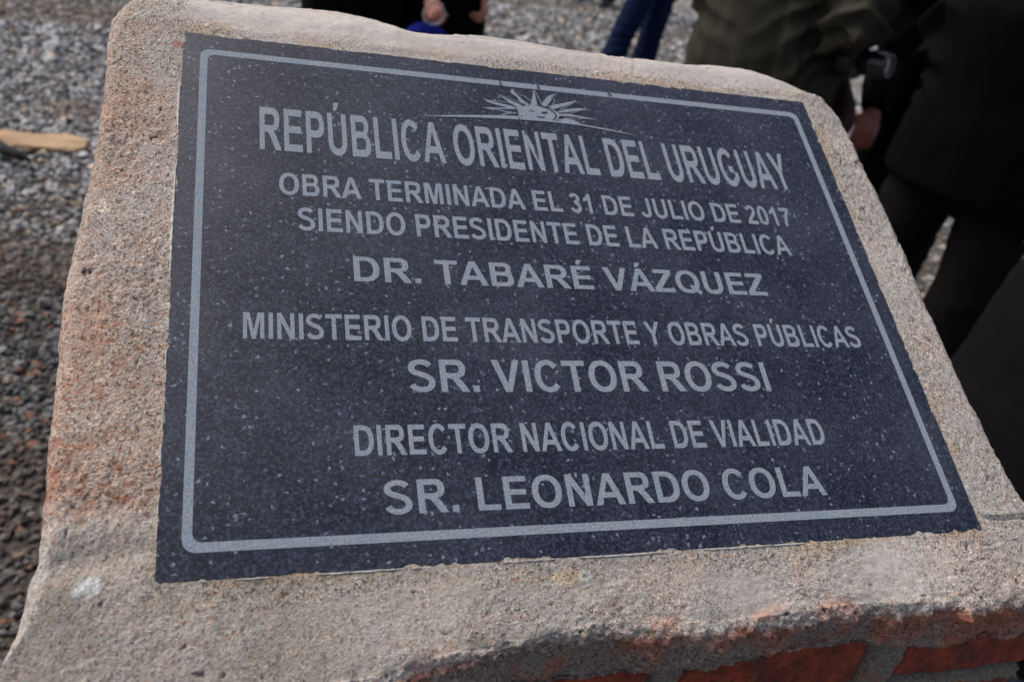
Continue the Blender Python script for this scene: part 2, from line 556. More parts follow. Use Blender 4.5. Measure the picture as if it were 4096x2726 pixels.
def build_cap():
    N = 1750
    P = closed_spline(OUT, N) / 1000.0
    c = np.array([0.30, 0.23])
    d = P - c
    d /= np.linalg.norm(d, axis=1)[:, None]
    ins = 0.004
    hx, hy = PW / 2 - ins, PL / 2 - ins
    cc = np.array([PW / 2, PL / 2])
    off = c - cc
    # ray from c to the plaque's rectangle
    tx = np.where(d[:, 0] > 0, (hx - off[0]) / d[:, 0], (-hx - off[0]) / np.where(d[:, 0] == 0, 1e-9, d[:, 0]))
    ty = np.where(d[:, 1] > 0, (hy - off[1]) / d[:, 1], (-hy - off[1]) / np.where(d[:, 1] == 0, 1e-9, d[:, 1]))
    tt = np.minimum(np.abs(tx), np.abs(ty))
    Q = c + d * tt[:, None]
    e = P - Q
    w = np.linalg.norm(e, axis=1)
    e = e / w[:, None]
    s3 = np.stack([P[:, 0], P[:, 1], np.zeros(N)], 1)
    front = sstep(-0.030, -0.045, P[:, 1])
    back = sstep(0.47, 0.49, P[:, 1])
    left = sstep(-0.04, -0.055, P[:, 0]) * (1 - front) * (1 - back)
    R = 0.010 - 0.001 * front + 0.014 * back + 0.002 * left + 0.003 * fbm(s3, 14, 2, 3)
    D = 0.038 + 0.0 * front + 0.012 * fbm(s3, 22, 3, 9)
    D = D * (1 - front) + front * (0.0270 + 0.010 * sstep(0.34, 0.26, P[:, 0]) + 0.0055 * fbm(s3, 26, 3, 11))
    dn = np.array([0, -ST, -CT])
    rows = []
    nt_ = 74
    for k in range(nt_):
        a = (k / (nt_ - 1)) ** 0.96
        q = Q + (P - e * R[:, None] - Q) * a
        rows.append(np.stack([q[:, 0], q[:, 1], np.zeros(N)], 1))
    for k in range(1, 19):
        ph = k / 18 * math.pi / 2
        q = P + e * (R * (math.sin(ph) - 1))[:, None]
        rows.append(np.stack([q[:, 0], q[:, 1], np.zeros(N)], 1) + dn * (R * (1 - math.cos(ph)))[:, None])
    for k in range(1, 27):
        a = k / 26
        q = np.stack([P[:, 0], P[:, 1], np.zeros(N)], 1) + dn * (R + D * a)[:, None]
        rows.append(q)
    for k in range(1, 9):
        a = k / 8
        q = np.stack([P[:, 0] - e[:, 0] * 0.028 * a, P[:, 1] - e[:, 1] * 0.028 * a, np.zeros(N)], 1) + dn * (R + D + 0.004 * math.sin(a * 2))[:, None]
        rows.append(q)
    K = len(rows)
    V = np.concatenate(rows)
    I = np.arange(K * N).reshape(K, N)
    A, B = I[:-1], I[1:]
    F = np.stack([A.ravel(), B.ravel(), np.roll(B, -1, 1).ravel(), np.roll(A, -1, 1).ravel()], 1)
    Nn = vnormals(V, F)
    if Nn[N * 20:N * 21, 2].mean() < 0:
        Nn = -Nn
        F = F[:, ::-1].copy()
    row = np.repeat(np.arange(K), N)
    top = row < nt_
    u, v = V[:, 0], V[:, 1]
    # distance from the plaque's edge (top surface)
    dp = np.maximum(np.maximum(-u, u - PW), np.maximum(-v, v - PL))
    near = sstep(0.0, 0.010, dp)
    fr = np.tile(front, K) * sstep(nt_ - 4, nt_ + 12, row)
    sidem = (row >= nt_ + 6).astype(float)
    rough = np.clip(0.55 + 0.9 * fbm(V, 16, 3, 21), 0.10, 1.25)            # trowelled patches against open sandy ones
    rough = np.where((v > PL) & top, rough * 0.55, rough)
    low = fbm(V, 9, 3, 31)
    n15 = fbm(V, 60, 3, 33)
    n5 = fbm(V, 190, 2, 35)
    n2 = fbm(V, 430, 2, 37)
    leftm = sstep(0.012, -0.008, u) * sstep(0.035, 0.06, v)
    rightm = sstep(PW - 0.01, PW + 0.005, u)
    grit = np.clip(0.55 + 0.9 * fbm(V, 14, 3, 22) + 0.5 * np.exp(-(dp / 0.012) ** 2), 0.14, 1)
    grit = grit * (1 - leftm) + leftm * np.clip(1.35 + 0.6 * fbm(V, 20, 2, 23), 0.8, 1.8)
    grit = grit * (1 - rightm) + rightm * np.clip(1.05 + 0.7 * fbm(V, 18, 2, 24), 0.4, 1.5)
    ledge = sstep(0.466, 0.482, v) * (1 - leftm)
    grit = grit * (1 - 0.8 * ledge)
    lowl = sstep(0.09, 0.045, v) * sstep(0.5, 0.0, u)
    grit = np.maximum(grit, 0.75 * lowl + 0.12 * fbm(V, 30, 2, 25) * lowl)
    grit = np.where(fr > 0.3, 1.5, grit)
    rough = rough * (0.45 + 0.65 * grit)
    h = near * 0.0020 * low + near * 0.0007 * n15 + (0.35 + 0.65 * near) * rough * (0.00085 * n5 + 0.0011 * n2)
    # open pits
    cd, cv = cellnoise(V + 0.004 * np.stack([n5, n2, n15], 1), 150, 5)
    pit = sstep(0.34, 0.10, cd) * (cv > 0.94) * near * np.clip(rough, .2, 1)
    h -= pit * 0.0032
    # front face: lumpy, broken mortar
    lump = fbm(V, 75, 3, 41)
    cd2, cv2 = cellnoise(V, 170, 8)
    h += np.maximum(fr, 0.15 * sidem) * (0.0045 * lump + 0.0030 * fbm(V, 200, 3, 43) + 0.0016 * (0.45 - cd2) * (cv2 > 0.5))
    h += fr * 0.006 * fbm(V, 24, 2, 47)
    # ragged lip of the front edge
    lip = np.exp(-((row - nt_ - 2) / 7.0) ** 2) * np.tile(front, K)
    h += lip * (0.0026 * fbm(V, 50, 3, 49) - 0.0005)
    # swelling along the back edge, hollow by the lower left corner, crack on the right
    h += near * 0.0035 * np.exp(-((v - 0.488) / 0.014) ** 2) * (0.6 + 0.4 * fbm(V, 12, 2, 53)) * top
    h -= 0.0035 * np.exp(-((v - 0.016 - 0.12 * (u + 0.04)) / 0.010) ** 2) * sstep(0.02, -0.02, u) * sstep(-0.075, -0.05, u)
    cr = np.abs(v - (0.0135 - 0.10 * (u - 0.585) + 0.0022 * fbm(V, 70, 2, 59)))
    cmask = sstep(0.600, 0.612, u) * top
    h -= 0.0018 * np.exp(-(cr / 0.0011) ** 2) * cmask
    h += 0.0010 * np.exp(-((cr - 0.004) / 0.003) ** 2) * cmask * (v > 0.012)
    # a shallow scrape in the bed under the plaque's bottom edge
    h -= 0.0022 * np.exp(-(((u - 0.262) / 0.012) ** 2 + ((v + 0.020) / 0.006) ** 2))
    # the bed comes flush to the plaque
    h += (1 - near) * 0.0006 * sstep(0.01, -0.01, u) * fbm(V, 120, 2, 61) - 0.0004
    V2 = V + Nn * h[:, None]
    # ---- colours of the mix itself
    base = np.array([0.43, 0.40, 0.37])
    grey = np.array([0.335, 0.32, 0.30])
    pinkish = np.array([0.46, 0.385, 0.34])
    C = base[None] + 0 * V
    m1 = sstep(-0.25, 0.35, fbm(V, 11, 4, 71))[:, None]
    C = C * (1 - 0.7 * m1) + grey * 0.7 * m1
    m2 = sstep(0.0, 0.4, fbm(V, 20, 4, 73))[:, None]
    C = C * (1 - 0.5 * m2) + pinkish * 0.5 * m2
    # brick dust worked into the left margin, streaky
    lb = sstep(0.012, -0.010, u) * sstep(0.03, 0.055, v) * sstep(0.50, 0.44, v)
    st = fbm(V * np.array([1.0, 0.6, 1.0]), 26, 4, 75)
    a1 = (lb * np.clip(0.50 + 0.9 * st, 0.0, 0.95))[:, None]
    C = C * (1 - a1) + np.array([0.40, 0.30, 0.245]) * a1
    sp = sstep(0.14, 0.50, fbm(V * np.array([0.7, 1.2, 1.0]), 210, 4, 79) + 0.34 * st)
    a2 = (sp * (0.06 + 0.60 * lb) * np.clip(0.6 + fbm(V, 17, 2, 81), 0, 1))[:, None]
    C = C * (1 - a2) + np.array([0.34, 0.13, 0.065]) * a2
    tb = (sstep(0.462, 0.478, v) * top)[:, None]
    C = C * (1 - 0.75 * tb) + np.array([0.55, 0.51, 0.465]) * 0.75 * tb
    # ochre sand showing near the plaque along top and bottom
    oc = (np.exp(-(dp / 0.014) ** 2) * sstep(-0.1, 0.4, fbm(V * np.array([0.5, 1, 1]), 42, 3, 83)) * (1 - lb))[:, None]
    C = C * (1 - 0.6 * oc) + np.array([0.37, 0.285, 0.18]) * 0.6 * oc
    # lower left bed is a greyer mix, with lens vignette darkening painted in
    gl = (sstep(0.050, 0.0, v + 0.015 * fbm(V, 25, 3, 84)) * sstep(0.50, 0.02, u) * top * np.clip(0.8 + 0.5 * fbm(V, 18, 3, 86), 0, 1))[:, None]
    C = C * (1 - 0.75 * gl) + np.array([0.215, 0.195, 0.16]) * 0.75 * gl
    # front face: its shade painted in as darker mortar, with red brick dust
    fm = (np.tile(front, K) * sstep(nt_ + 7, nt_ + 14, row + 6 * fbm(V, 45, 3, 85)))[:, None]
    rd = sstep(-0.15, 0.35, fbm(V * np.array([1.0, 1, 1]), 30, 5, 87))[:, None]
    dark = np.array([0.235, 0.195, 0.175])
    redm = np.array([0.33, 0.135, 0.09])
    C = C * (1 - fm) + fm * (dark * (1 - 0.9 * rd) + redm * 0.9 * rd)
    fe = (np.tile(front, K) * np.exp(-((row - nt_ - 2) / 9.0) ** 2) * sstep(-0.05, 0.3, fbm(V, 30, 3, 89)) * sstep(0.10, 0.20, u))[:, None]
    C = C * (1 - 0.6 * fe) + np.array([0.50, 0.24, 0.16]) * 0.6 * fe
    # holes and deep grain are coloured darker
    hd = np.clip(pit * 0.75 + sstep(0.25, 0.7, -n5) * 0.32 * rough, 0, 0.85)[:, None]
    C = C * (1 - hd) + np.array([0.10, 0.065, 0.045]) * hd
    # paint and lime spots, a brown chip by the top left corner, an orange one by the front
    def spot(u0, v0, r, col, k, amt=1.0, ell=1.0):
        nonlocal C
        q = np.sqrt(((u - u0) / ell) ** 2 + (v - v0) ** 2) + 0.35 * r * fbm(V, 160, 3, k)
        a = (sstep(r, r * 0.75, q) * amt * top)[:, None]
        C = C * (1 - a) + np.array(col) * a
    spot(-0.035, 0.0005, 0.0075, (0.50, 0.52, 0.53), 91, 0.8, 1.3)
    spot(-0.0468, 0.271, 0.0055, (0.64, 0.56, 0.48), 93, 0.9)
    spot(-0.0475, 0.278, 0.0025, (0.64, 0.56, 0.48), 95, 0.9)
    spot(-0.0040, 0.4445, 0.0042, (0.30, 0.10, 0.055), 97, 0.7, 1.3)
    spot(0.5547, -0.0455, 0.0018, (0.42, 0.20, 0.03), 99, 0.9)
    spot(0.2647, -0.0139, 0.0060, (0.40, 0.41, 0.40), 101, 0.7)
    spot(0.252, -0.013, 0.0065, (0.56, 0.44, 0.30), 103, 0.6, 2.0)
    C = np.clip(C, 0.01, 0.8)
    Vw = V2 @ np.array(PLAQUE_M.to_3x3()).T + np.array([0 - 0.29, 0 - 0.19, PH])
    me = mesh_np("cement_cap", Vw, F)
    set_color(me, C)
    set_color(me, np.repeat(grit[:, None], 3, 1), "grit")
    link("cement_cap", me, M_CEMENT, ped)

    # core of the pedestal: mortar body under the cap, sloping top
    b0 = [(-0.046, -0.020), (0.632, -0.020), (0.632, 0.435), (-0.046, 0.435)]
    vs = []
    for x, y in b0:
        vs.append((x - 0.29, y - 0.19, -0.05))
    for x, y in b0:
        vs.append((x - 0.29, y - 0.19, PH + y * ST / CT - 0.012))
    me = bpy.data.meshes.new("mortar_core")
    me.from_pydata(vs, [], [(3, 2, 1, 0), (4, 5, 6, 7), (0, 1, 5, 4), (1, 2, 6, 5), (2, 3, 7, 6), (3, 0, 4, 7)])
    a = np.tile(np.array([0.25, 0.235, 0.21]), (8, 1))
    set_color(me, a)
    set_color(me, a * 0 + 0.8, "grit")
    link("mortar_core", me, M_CEMENT, ped)

build_cap()

# bricks of the four walls
XL, XR, YF, YB = -0.058, 0.645, -0.0355, 0.447
BH, PITCH, TOPZ = 0.0655, 0.0775, 0.9655

def brick_mesh(lx, ly, lz, seed, dens):
    """a hand-moulded brick: softly broken edges, uneven faces"""
    nx, ny, nz = (max(2, int(lx / dens)), max(2, int(ly / dens)), max(2, int(lz / dens))) if dens else (3, 2, 2)
    V, F = [], []
    idx = {}
    def vid(i, j, k):
        key = (i, j, k)
        if key not in idx:
            idx[key] = len(V)
            V.append((i / nx - 0.5, j / ny - 0.5, k / nz - 0.5))
        return idx[key]
    for i in range(nx):
        for j in range(ny):
            F.append((vid(i, j, 0), vid(i, j + 1, 0), vid(i + 1, j + 1, 0), vid(i + 1, j, 0)))
            F.append((vid(i, j, nz), vid(i + 1, j, nz), vid(i + 1, j + 1, nz), vid(i, j + 1, nz)))
    for i in range(nx):
        for k in range(nz):
            F.append((vid(i, 0, k), vid(i + 1, 0, k), vid(i + 1, 0, k + 1), vid(i, 0, k + 1)))
            F.append((vid(i, ny, k), vid(i, ny, k + 1), vid(i + 1, ny, k + 1), vid(i + 1, ny, k)))
    for j in range(ny):
        for k in range(nz):
            F.append((vid(0, j, k), vid(0, j, k + 1), vid(0, j + 1, k + 1), vid(0, j + 1, k)))
            F.append((vid(nx, j, k), vid(nx, j + 1, k), vid(nx, j + 1, k + 1), vid(nx, j, k + 1)))
    V = np.array(V) * np.array([lx, ly, lz])
    half = np.array([lx, ly, lz]) / 2
    r = 0.006
    q = np.clip(V, -(half - r), half - r)
    dd = V - q
    ln = np.linalg.norm(dd, axis=1)
    m = ln > 1e-9
    if dens:
        V[m] = q[m] + dd[m] / ln[m][:, None] * r
    pn = V + seed * 3.7
    V = V + 0.0022 * np.stack([fbm(pn, 22, 2, 1), fbm(pn, 22, 2, 2), fbm(pn, 22, 2, 3)], 1)
    if dens:
        V = V + 0.0018 * np.stack([fbm(pn, 95, 4, 4), fbm(pn, 95, 4, 5), fbm(pn, 95, 4, 6)], 1)
    return mesh_np("brick", V, np.array(F))

cheap = {}
rngb = random.Random(3)
def put_brick(x0, x1, y0, y1, z0, z1, dens=None):
    lx, ly, lz = x1 - x0, y1 - y0, z1 - z0
    if dens:
        me = brick_mesh(lx, ly, lz, x0 * 31 + z0 * 17, dens)
    else:
        key = (round(lx, 2), round(ly, 2), round(lz, 3), rngb.randrange(3))
        if key not in cheap:
            cheap[key] = brick_mesh(lx, ly, lz, len(cheap) * 1.3, None)
        me = cheap[key]
    o = link("brick", me, M_BRICK, ped)
    o.location = ((x0 + x1) / 2 - 0.29, (y0 + y1) / 2 - 0.19, (z0 + z1) / 2)
    if not dens:
        o.rotation_euler = (rngb.uniform(-.006, .006), rngb.uniform(-.006, .006), rngb.uniform(-.006, .006))

for k in range(-3, 13):
    z1 = TOPZ - k * PITCH
    z0 = max(z1 - BH, -0.03)
    if z1 < 0.02:
        break
    odd = k % 2
    # front and back rows, stretchers and corner headers
    if k >= 0:
        if k == 0:
            fx = [(XL, 0.070), (0.086, 0.322), (0.345, 0.506), (0.541, XR + 0.034)]
        elif odd:
            fx = [(XL, XL + 0.24), (XL + 0.253, XL + 0.493), (XL + 0.506, XR + 0.034)]
        else:
            fx = [(XL, XL + 0.115), (XL + 0.128, XL + 0.368), (XL + 0.381, XL + 0.575), (XL + 0.588, XR + 0.034)]
        for a, b in fx:
            put_brick(a, b, YF, YF + 0.10, z0, z1, 0.0032 if k == 0 else (0.012 if k == 1 else None))
    bx = [(XL, XL + 0.24), (XL + 0.253, XL + 0.493), (XL + 0.506, XR)] if odd else [(XL, XL + 0.115), (XL + 0.128, XL + 0.368), (XL + 0.381, XL + 0.575), (XL + 0.588, XR)]
    for a, b in bx:
        if z1 < PH + (YB - 0.10) * ST / CT - 0.062:
            put_brick(a, b, YB - 0.10, YB, z0, z1)
    # the side rows follow the slope
    ys = [(YF + 0.113, YF + 0.236), (YF + 0.249, YB - 0.113)] if odd else [(YF + 0.113, YF + 0.353), (YF + 0.366, YB - 0.113)]
    for a, b in ys:
        if z1 < PH + a * ST / CT - 0.062:
            put_brick(XL, XL + 0.10, a, b, z0, z1)
            put_brick(XR - 0.10, XR, a, b, z0, z1)

# mortar of the front face, smeared over the arrises of the top course
def build_front_mortar():
    nx, nz = 420, 110
    X = np.linspace(XL + 0.004, XR + 0.028, nx)
    Z = np.linspace(0.80, 0.985, nz)
    XX, ZZ = np.meshgrid(X, Z, indexing='ij')
    P = np.stack([XX.ravel(), np.zeros(XX.size), ZZ.ravel()], 1)
    wx = P[:, 0] + 0.004 * fbm(P, 60, 3, 201)
    wz = P[:, 2] + 0.003 * fbm(P, 60, 3, 203)
    j = np.zeros(len(P))
    for c, w in ((0.078, 0.009), (0.3335, 0.012), (0.523, 0.019)):
        j = np.maximum(j, sstep(w, w * 0.6, np.abs(wx - c - 0.07 * (wz - 0.93) * (c > 0.5))) * (wz > 0.895))
    zb = TOPZ - BH
    j = np.maximum(j, sstep(0.009, 0.005, np.abs(wz - (zb - 0.006))))
    j = np.maximum(j, sstep(zb - PITCH + 0.005, zb - PITCH, wz) * 0 )
    j = np.maximum(j, sstep(0.9605, 0.966, wz))
    y = -0.0200 - 0.0200 * j - j * (0.0035 * fbm(P, 90, 3, 205) + 0.0016 * fbm(P, 260, 3, 207))
    P[:, 1] = y
    I = np.arange(nx * nz).reshape(nx, nz)
    F = np.stack([I[:-1, :-1].ravel(), I[1:, :-1].ravel(), I[1:, 1:].ravel(), I[:-1, 1:].ravel()], 1)
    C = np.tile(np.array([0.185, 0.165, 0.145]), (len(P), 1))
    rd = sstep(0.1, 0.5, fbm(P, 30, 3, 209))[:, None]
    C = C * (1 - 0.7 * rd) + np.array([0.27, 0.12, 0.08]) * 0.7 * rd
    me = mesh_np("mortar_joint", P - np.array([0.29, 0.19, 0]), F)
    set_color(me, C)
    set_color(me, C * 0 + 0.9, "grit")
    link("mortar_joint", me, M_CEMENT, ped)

build_front_mortar()

# ================================================================== PLAQUE
# capitals and figures of a bold grotesque, drawn as outlines: list of closed contours in units of 1466 = cap height
def arc(cx, cy, rx, ry, a0, a1, n=14, p=2.25):
    out = []
    for i in range(n + 1):
        a = math.radians(a0 + (a1 - a0) * i / n)
        c, s = math.cos(a), math.sin(a)
        out.append((cx + rx * math.copysign(abs(c) ** (2 / p), c), cy + ry * math.copysign(abs(s) ** (2 / p), s)))
    return out

def stroke(path, w0, w1=None):
    """closed outline of a stroke along a path; w0 horizontal stem weight, w1 weight where the path runs level"""
    w1 = w1 or w0
    P = np.array(path, float)
    d = np.gradient(P, axis=0)
    d[0], d[-1] = P[1] - P[0], P[-1] - P[-2]
    d /= np.linalg.norm(d, axis=1)[:, None]
    n = np.stack([-d[:, 1], d[:, 0]], 1)
    w = (w0 * n[:, 0] ** 2 + w1 * n[:, 1] ** 2)[:, None] / 2
    return [tuple(q) for q in P + n * w] + [tuple(q) for q in (P - n * w)[::-1]]

H = 1466
S = 290      # stem
T = 245      # bar
def dbowl(x0, x1, y0, y1, rx):
    """right-hand bowl: flat left side at x0, round on the right"""
    ym, ry = (y0 + y1) / 2, (y1 - y0) / 2
    return [(x0, y0)] + arc(x1 - rx, ym, rx, ry, -90, 90, 16, 2.3) + [(x0, y1)]
GL = {}
GL['A'] = (1473, [[(0, 0), (315, 0), (428, 333), (1025, 333), (1145, 0), (1473, 0), (890, H), (578, H)], [(516, 580), (929, 580), (724, 1124)]])
GL['B'] = (1479, [[(150, 0)] + arc(880, 415, 480, 415, -90, 62, 14) + [(1150, 775)] + arc(840, 1085, 440, 381, -30, 90, 10) + [(150, H)],
                  dbowl(446, 1000, 890, H - T + 5, 170), dbowl(446, 1065, T, 650, 190)])
GL['C'] = (1479, [stroke(arc(760, 733, 510, 640, 38, 322, 34, 2.15), 300, 240)])
GL['D'] = (1479, [dbowl(150, 1390, 0, H, 700), dbowl(446, 1085, T, H - T, 420)])
GL['E'] = (1366, [[(149, 0), (1262, 0), (1262, 247), (445, 247), (445, 630), (1180, 630), (1180, 877), (445, 877), (445, 1219), (1235, 1219), (1235, H), (149, H)]])
GL['G'] = (1593, [stroke(arc(790, 733, 545, 640, 40, 300, 34, 2.15) + [(1150, 225), (1325, 330), (1325, 550)], 300, 240)[:], [(820, 530), (1180, 530), (1180, 777), (820, 777)]])
GL['I'] = (569, [[(140, 0), (436, 0), (436, H), (140, H)]])
GL['J'] = (1139, [stroke([(826, H), (826, 480)] + arc(510, 440, 316, 335, 0, -172, 20), 296, 240)])
GL['L'] = (1251, [[(157, 0), (1187, 0), (1187, 247), (453, 247), (453, H), (157, H)]])
GL['M'] = (1706, [[(145, 0), (420, 0), (420, 1150), (712, 0), (997, 0), (1281, 1150), (1281, 0), (1556, 0), (1556, H), (1112, H), (853, 466), (588, H), (145, H)]])
GL['N'] = (1479, [[(152, 0), (427, 0), (427, 956), (1023, 0), (1320, 0), (1320, H), (1045, H), (1045, 487), (440, H), (152, H)]])
GL['O'] = (1593, [arc(798, 733, 709, 758, 0, 350, 40, 2.15), arc(798, 733, 405, 512, 0, 350, 40, 2.15)])
GL['P'] = (1366, [[(150, 0), (446, 0), (446, 540)] + arc(825, 1003, 450, 463, -90, 90, 18, 2.25) + [(150, H)], dbowl(446, 975, 790, H - T, 210)])
GL['Q'] = (1593, [arc(798, 733, 709, 758, 0, 350, 40, 2.15), arc(798, 733, 405, 512, 0, 350, 40, 2.15), [(880, 420), (1400, -120), (1560, 90), (1010, 560)]])
GL['R'] = (1479, [[(150, 0), (446, 0), (446, 610), (560, 610), (700, 560), (800, 440), (1100, 0), (1471, 0), (1180, 450), (1010, 645)] + arc(920, 1040, 425, 426, -50, 90, 16, 2.25) + [(150, H)], dbowl(446, 1050, 845, H - T, 200)])
GL['S'] = (1366, [stroke(arc(655, 1080, 430, 275, 22, 215, 20, 2.1) + [(420, 860), (640, 790), (860, 715), (1020, 620)] + arc(660, 410, 455, 300, 20, -166, 22, 2.1), 296, 235)])
GL['T'] = (1251, [[(478, 0), (774, 0), (774, 1218), (1208, 1218), (1208, H), (43, H), (43, 1218), (478, 1218)]])
GL['U'] = (1479, [stroke([(296, H), (296, 560)] + arc(738, 520, 442, 420, 180, 360, 26, 2.3) + [(1180, 560), (1180, H)], 296, 245)])
GL['V'] = (1366, [[(525, 0), (840, 0), (1362, H), (1042, H), (690, 382), (325, H), (0, H)]])
GL['Y'] = (1366, [[(532, 0), (828, 0), (828, 615), (1366, H), (1025, H), (690, 895), (347, H), (0, H), (532, 617)]])
GL['Z'] = (1251, [[(30, 0), (1190, 0), (1190, 247), (420, 247), (1160, 1230), (1160, H), (90, H), (90, 1219), (760, 1219), (30, 250)]])
GL['0'] = (1139, [arc(555, 733, 490, 750, 0, 350, 36, 2.2), arc(555, 733, 200, 515, 0, 350, 36, 2.3)])
GL['1'] = (1139, [[(525, 0), (806, 0), (806, 1472), (578, 1472), (470, 1290), (162, 1114), (162, 859), (370, 930), (525, 1040)]])
GL['2'] = (1139, [stroke(arc(550, 1060, 335, 290, 172, -30, 20, 2.1) + [(740, 760), (560, 590), (380, 420), (270, 250)], 285, 240), [(50, 0), (1030, 0), (1030, 262), (50, 262)]])
GL['3'] = (1139, [stroke(arc(540, 1075, 310, 270, 165, -62, 18, 2.1) + [(600, 815), (480, 790)], 285, 225), stroke([(460, 770), (600, 775)] + arc(545, 415, 345, 300, 70, -170, 22, 2.1), 285, 230)])
GL['7'] = (1139, [[(270, 0), (555, 0), (600, 330), (720, 680), (900, 1000), (1051, 1195), (1051, 1446), (84, 1446), (84, 1186), (725, 1186), (520, 880), (370, 520), (290, 200)]])
GL['.'] = (569, [[(140, 0), (436, 0), (436, 290), (140, 290)]])
GL[' '] = (569, [])
ACUTE = [(-60, 1560), (130, 1560), (330, 1860), (10, 1860)]
ACC = {'Ú': ('U', 700), 'É': ('E', 640), 'Á': ('A', 700)}

def line_contours(text):
    x, out = 0.0, []
    for ch in text:
        b, ax = ACC.get(ch, (ch, None))
        adv, cs = GL[b]
        if ch != text[0] or True:
            for c in cs:
                out.append([(px + x, py) for px, py in c])
        if ax is not None:
            out.append([(px + x + ax - 100, py) for px, py in ACUTE])
        x += adv
    return out

def signed_area(c):
    return 0.5 * sum(a[0] * b[1] - b[0] * a[1] for a, b in zip(c, c[1:] + c[:1]))

def inside(pt, c):
    x, y = pt
    r = False
    for (x0, y0), (x1, y1) in zip(c, c[1:] + c[:1]):
        if (y0 > y) != (y1 > y) and x < (x1 - x0) * (y - y0) / (y1 - y0) + x0:
            r = not r
    return r

def fill(contours, z=0.0):
    """triangles of outlines (with holes): returns vertices, faces"""
    from mathutils.geometry import tessellate_polygon
    holes_of = {i: [] for i in range(len(contours))}
    role = []
    for i, c in enumerate(contours):
        par = None
        for j, o in enumerate(contours):
            if i != j and inside(c[0], o) and all(inside(q, o) for q in c) and abs(signed_area(o)) > abs(signed_area(c)):
                par = j
        role.append(par)
    V, F = [], []
    lvl = 0
    for i, c in enumerate(contours):
        if role[i] is not None:
            continue
        polys = [c] + [contours[k] for k in range(len(contours)) if role[k] == i]
        polys = [[Vector((x, y, 0)) for x, y in q] for q in polys]
        tris = tessellate_polygon(polys)
        base = len(V)
        flat = [p for q in polys for p in q]
        zz = z + (lvl % 3) * 0.00002
        lvl += 1
        V += [(p.x, p.y, zz) for p in flat]
        for t in tris:
            a, b, cc = (flat[k] for k in t)
            s = (b.x - a.x) * (cc.y - a.y) - (cc.x - a.x) * (b.y - a.y)
            F.append(tuple(base + k for k in (t if s > 0 else reversed(t))))
    return V, F

plaque = thing("plaque", "dark granite plaque engraved with pale capitals and a rising sun", "plaque")
plaque.matrix_world = PLAQUE_M

def flat_part(name, contours, mat, z, **props):
    V, F = fill(contours, z)
    me = bpy.data.meshes.new(name)
    me.from_pydata(V, [], F)
    return link(name, me, mat, plaque, **props)

def build_slab():
    # polished slab with an irregularly chipped arris
    n = 900
    per = []
    r = 0.003
    x0, x1, y0, y1 = 0.0, PW, 0.0, PL
    def edge(a, b, m):
        return [(a[0] + (b[0] - a[0]) * i / m, a[1] + (b[1] - a[1]) * i / m) for i in range(m)]
    per += edge((x0 + r, y0), (x1 - r, y0), 300) + arc(x1 - r, y0 + r, r, r, -90, 0, 5, 2)
    per += edge((x1, y0 + r), (x1, y1 - r), 230) + arc(x1 - r, y1 - r, r, r, 0, 90, 5, 2)
    per += edge((x1 - r, y1), (x0 + r, y1), 300) + arc(x0 + r, y1 - r, r, r, 90, 180, 5, 2)
    per += edge((x0, y1 - r), (x0, y0 + r), 230) + arc(x0 + r, y0 + r, r, r, 180, 270, 5, 2)
    P = np.array(per)
    P3 = np.stack([P[:, 0], P[:, 1], P[:, 0] * 0], 1)
    chip = np.clip(fbm(P3, 150, 3, 301) - 0.12, 0, 1) * 0.0045 + 0.0003
    chip *= 1 + 1.2 * (P[:, 1] < 0.002)
    c = np.array([PW / 2, PL / 2])
    # inward direction per edge
    inn = np.zeros_like(P)
    inn[:, 0] = np.where(P[:, 0] < r, 1, np.where(P[:, 0] > x1 - r, -1, 0))
    inn[:, 1] = np.where(P[:, 1] < r, 1, np.where(P[:, 1] > y1 - r, -1, 0))
    inn /= np.linalg.norm(inn, axis=1)[:, None]
    m = len(P)
    top = P + inn * (chip[:, None] + 0.0004)
    ring = [np.column_stack([top, np.full(m, 0.0)]), np.column_stack([P + inn * 0.0002, np.full(m, -0.0008) - chip * 0.3]),
            np.column_stack([P, np.full(m, -0.018)])]
    inner = np.clip(P, [0.010, 0.010], [PW - 0.010, PL - 0.010])
    quad = np.array([[0.010, 0.010, 0], [PW - 0.010, 0.010, 0], [PW - 0.010, PL - 0.010, 0], [0.010, PL - 0.010, 0]])
    V = np.concatenate(ring + [np.column_stack([inner, np.zeros(m)]), quad])
    F4 = [(4 * m, 4 * m + 1, 4 * m + 2, 4 * m + 3)] + [(i, (i + 1) % m, 3 * m + (i + 1) % m, 3 * m + i) for i in range(m)]
    for k in range(2):
        for i in range(m):
            j = (i + 1) % m
            F4.append((k * m + i, (k + 1) * m + i, (k + 1) * m + j, k * m + j))
    me = mesh_np("stone_slab", V, np.array(F4), smooth=False)
    link("stone_slab", me, M_GRANITE, plaque)

build_slab()

def rrect(x0, y0, x1, y1, r):
    return (arc(x1 - r, y0 + r, r, r, -90, 0, 6, 2) + arc(x1 - r, y1 - r, r, r, 0, 90, 6, 2)
            + arc(x0 + r, y1 - r, r, r, 90, 180, 6, 2) + arc(x0 + r, y0 + r, r, r, 180, 270, 6, 2))
flat_part("border_line", [rrect(0.0138, 0.0172, 0.5848, 0.4412, 0.0085), rrect(0.0196, 0.0234, 0.5790, 0.4350, 0.0060)], M_LETTER, 0.00018)

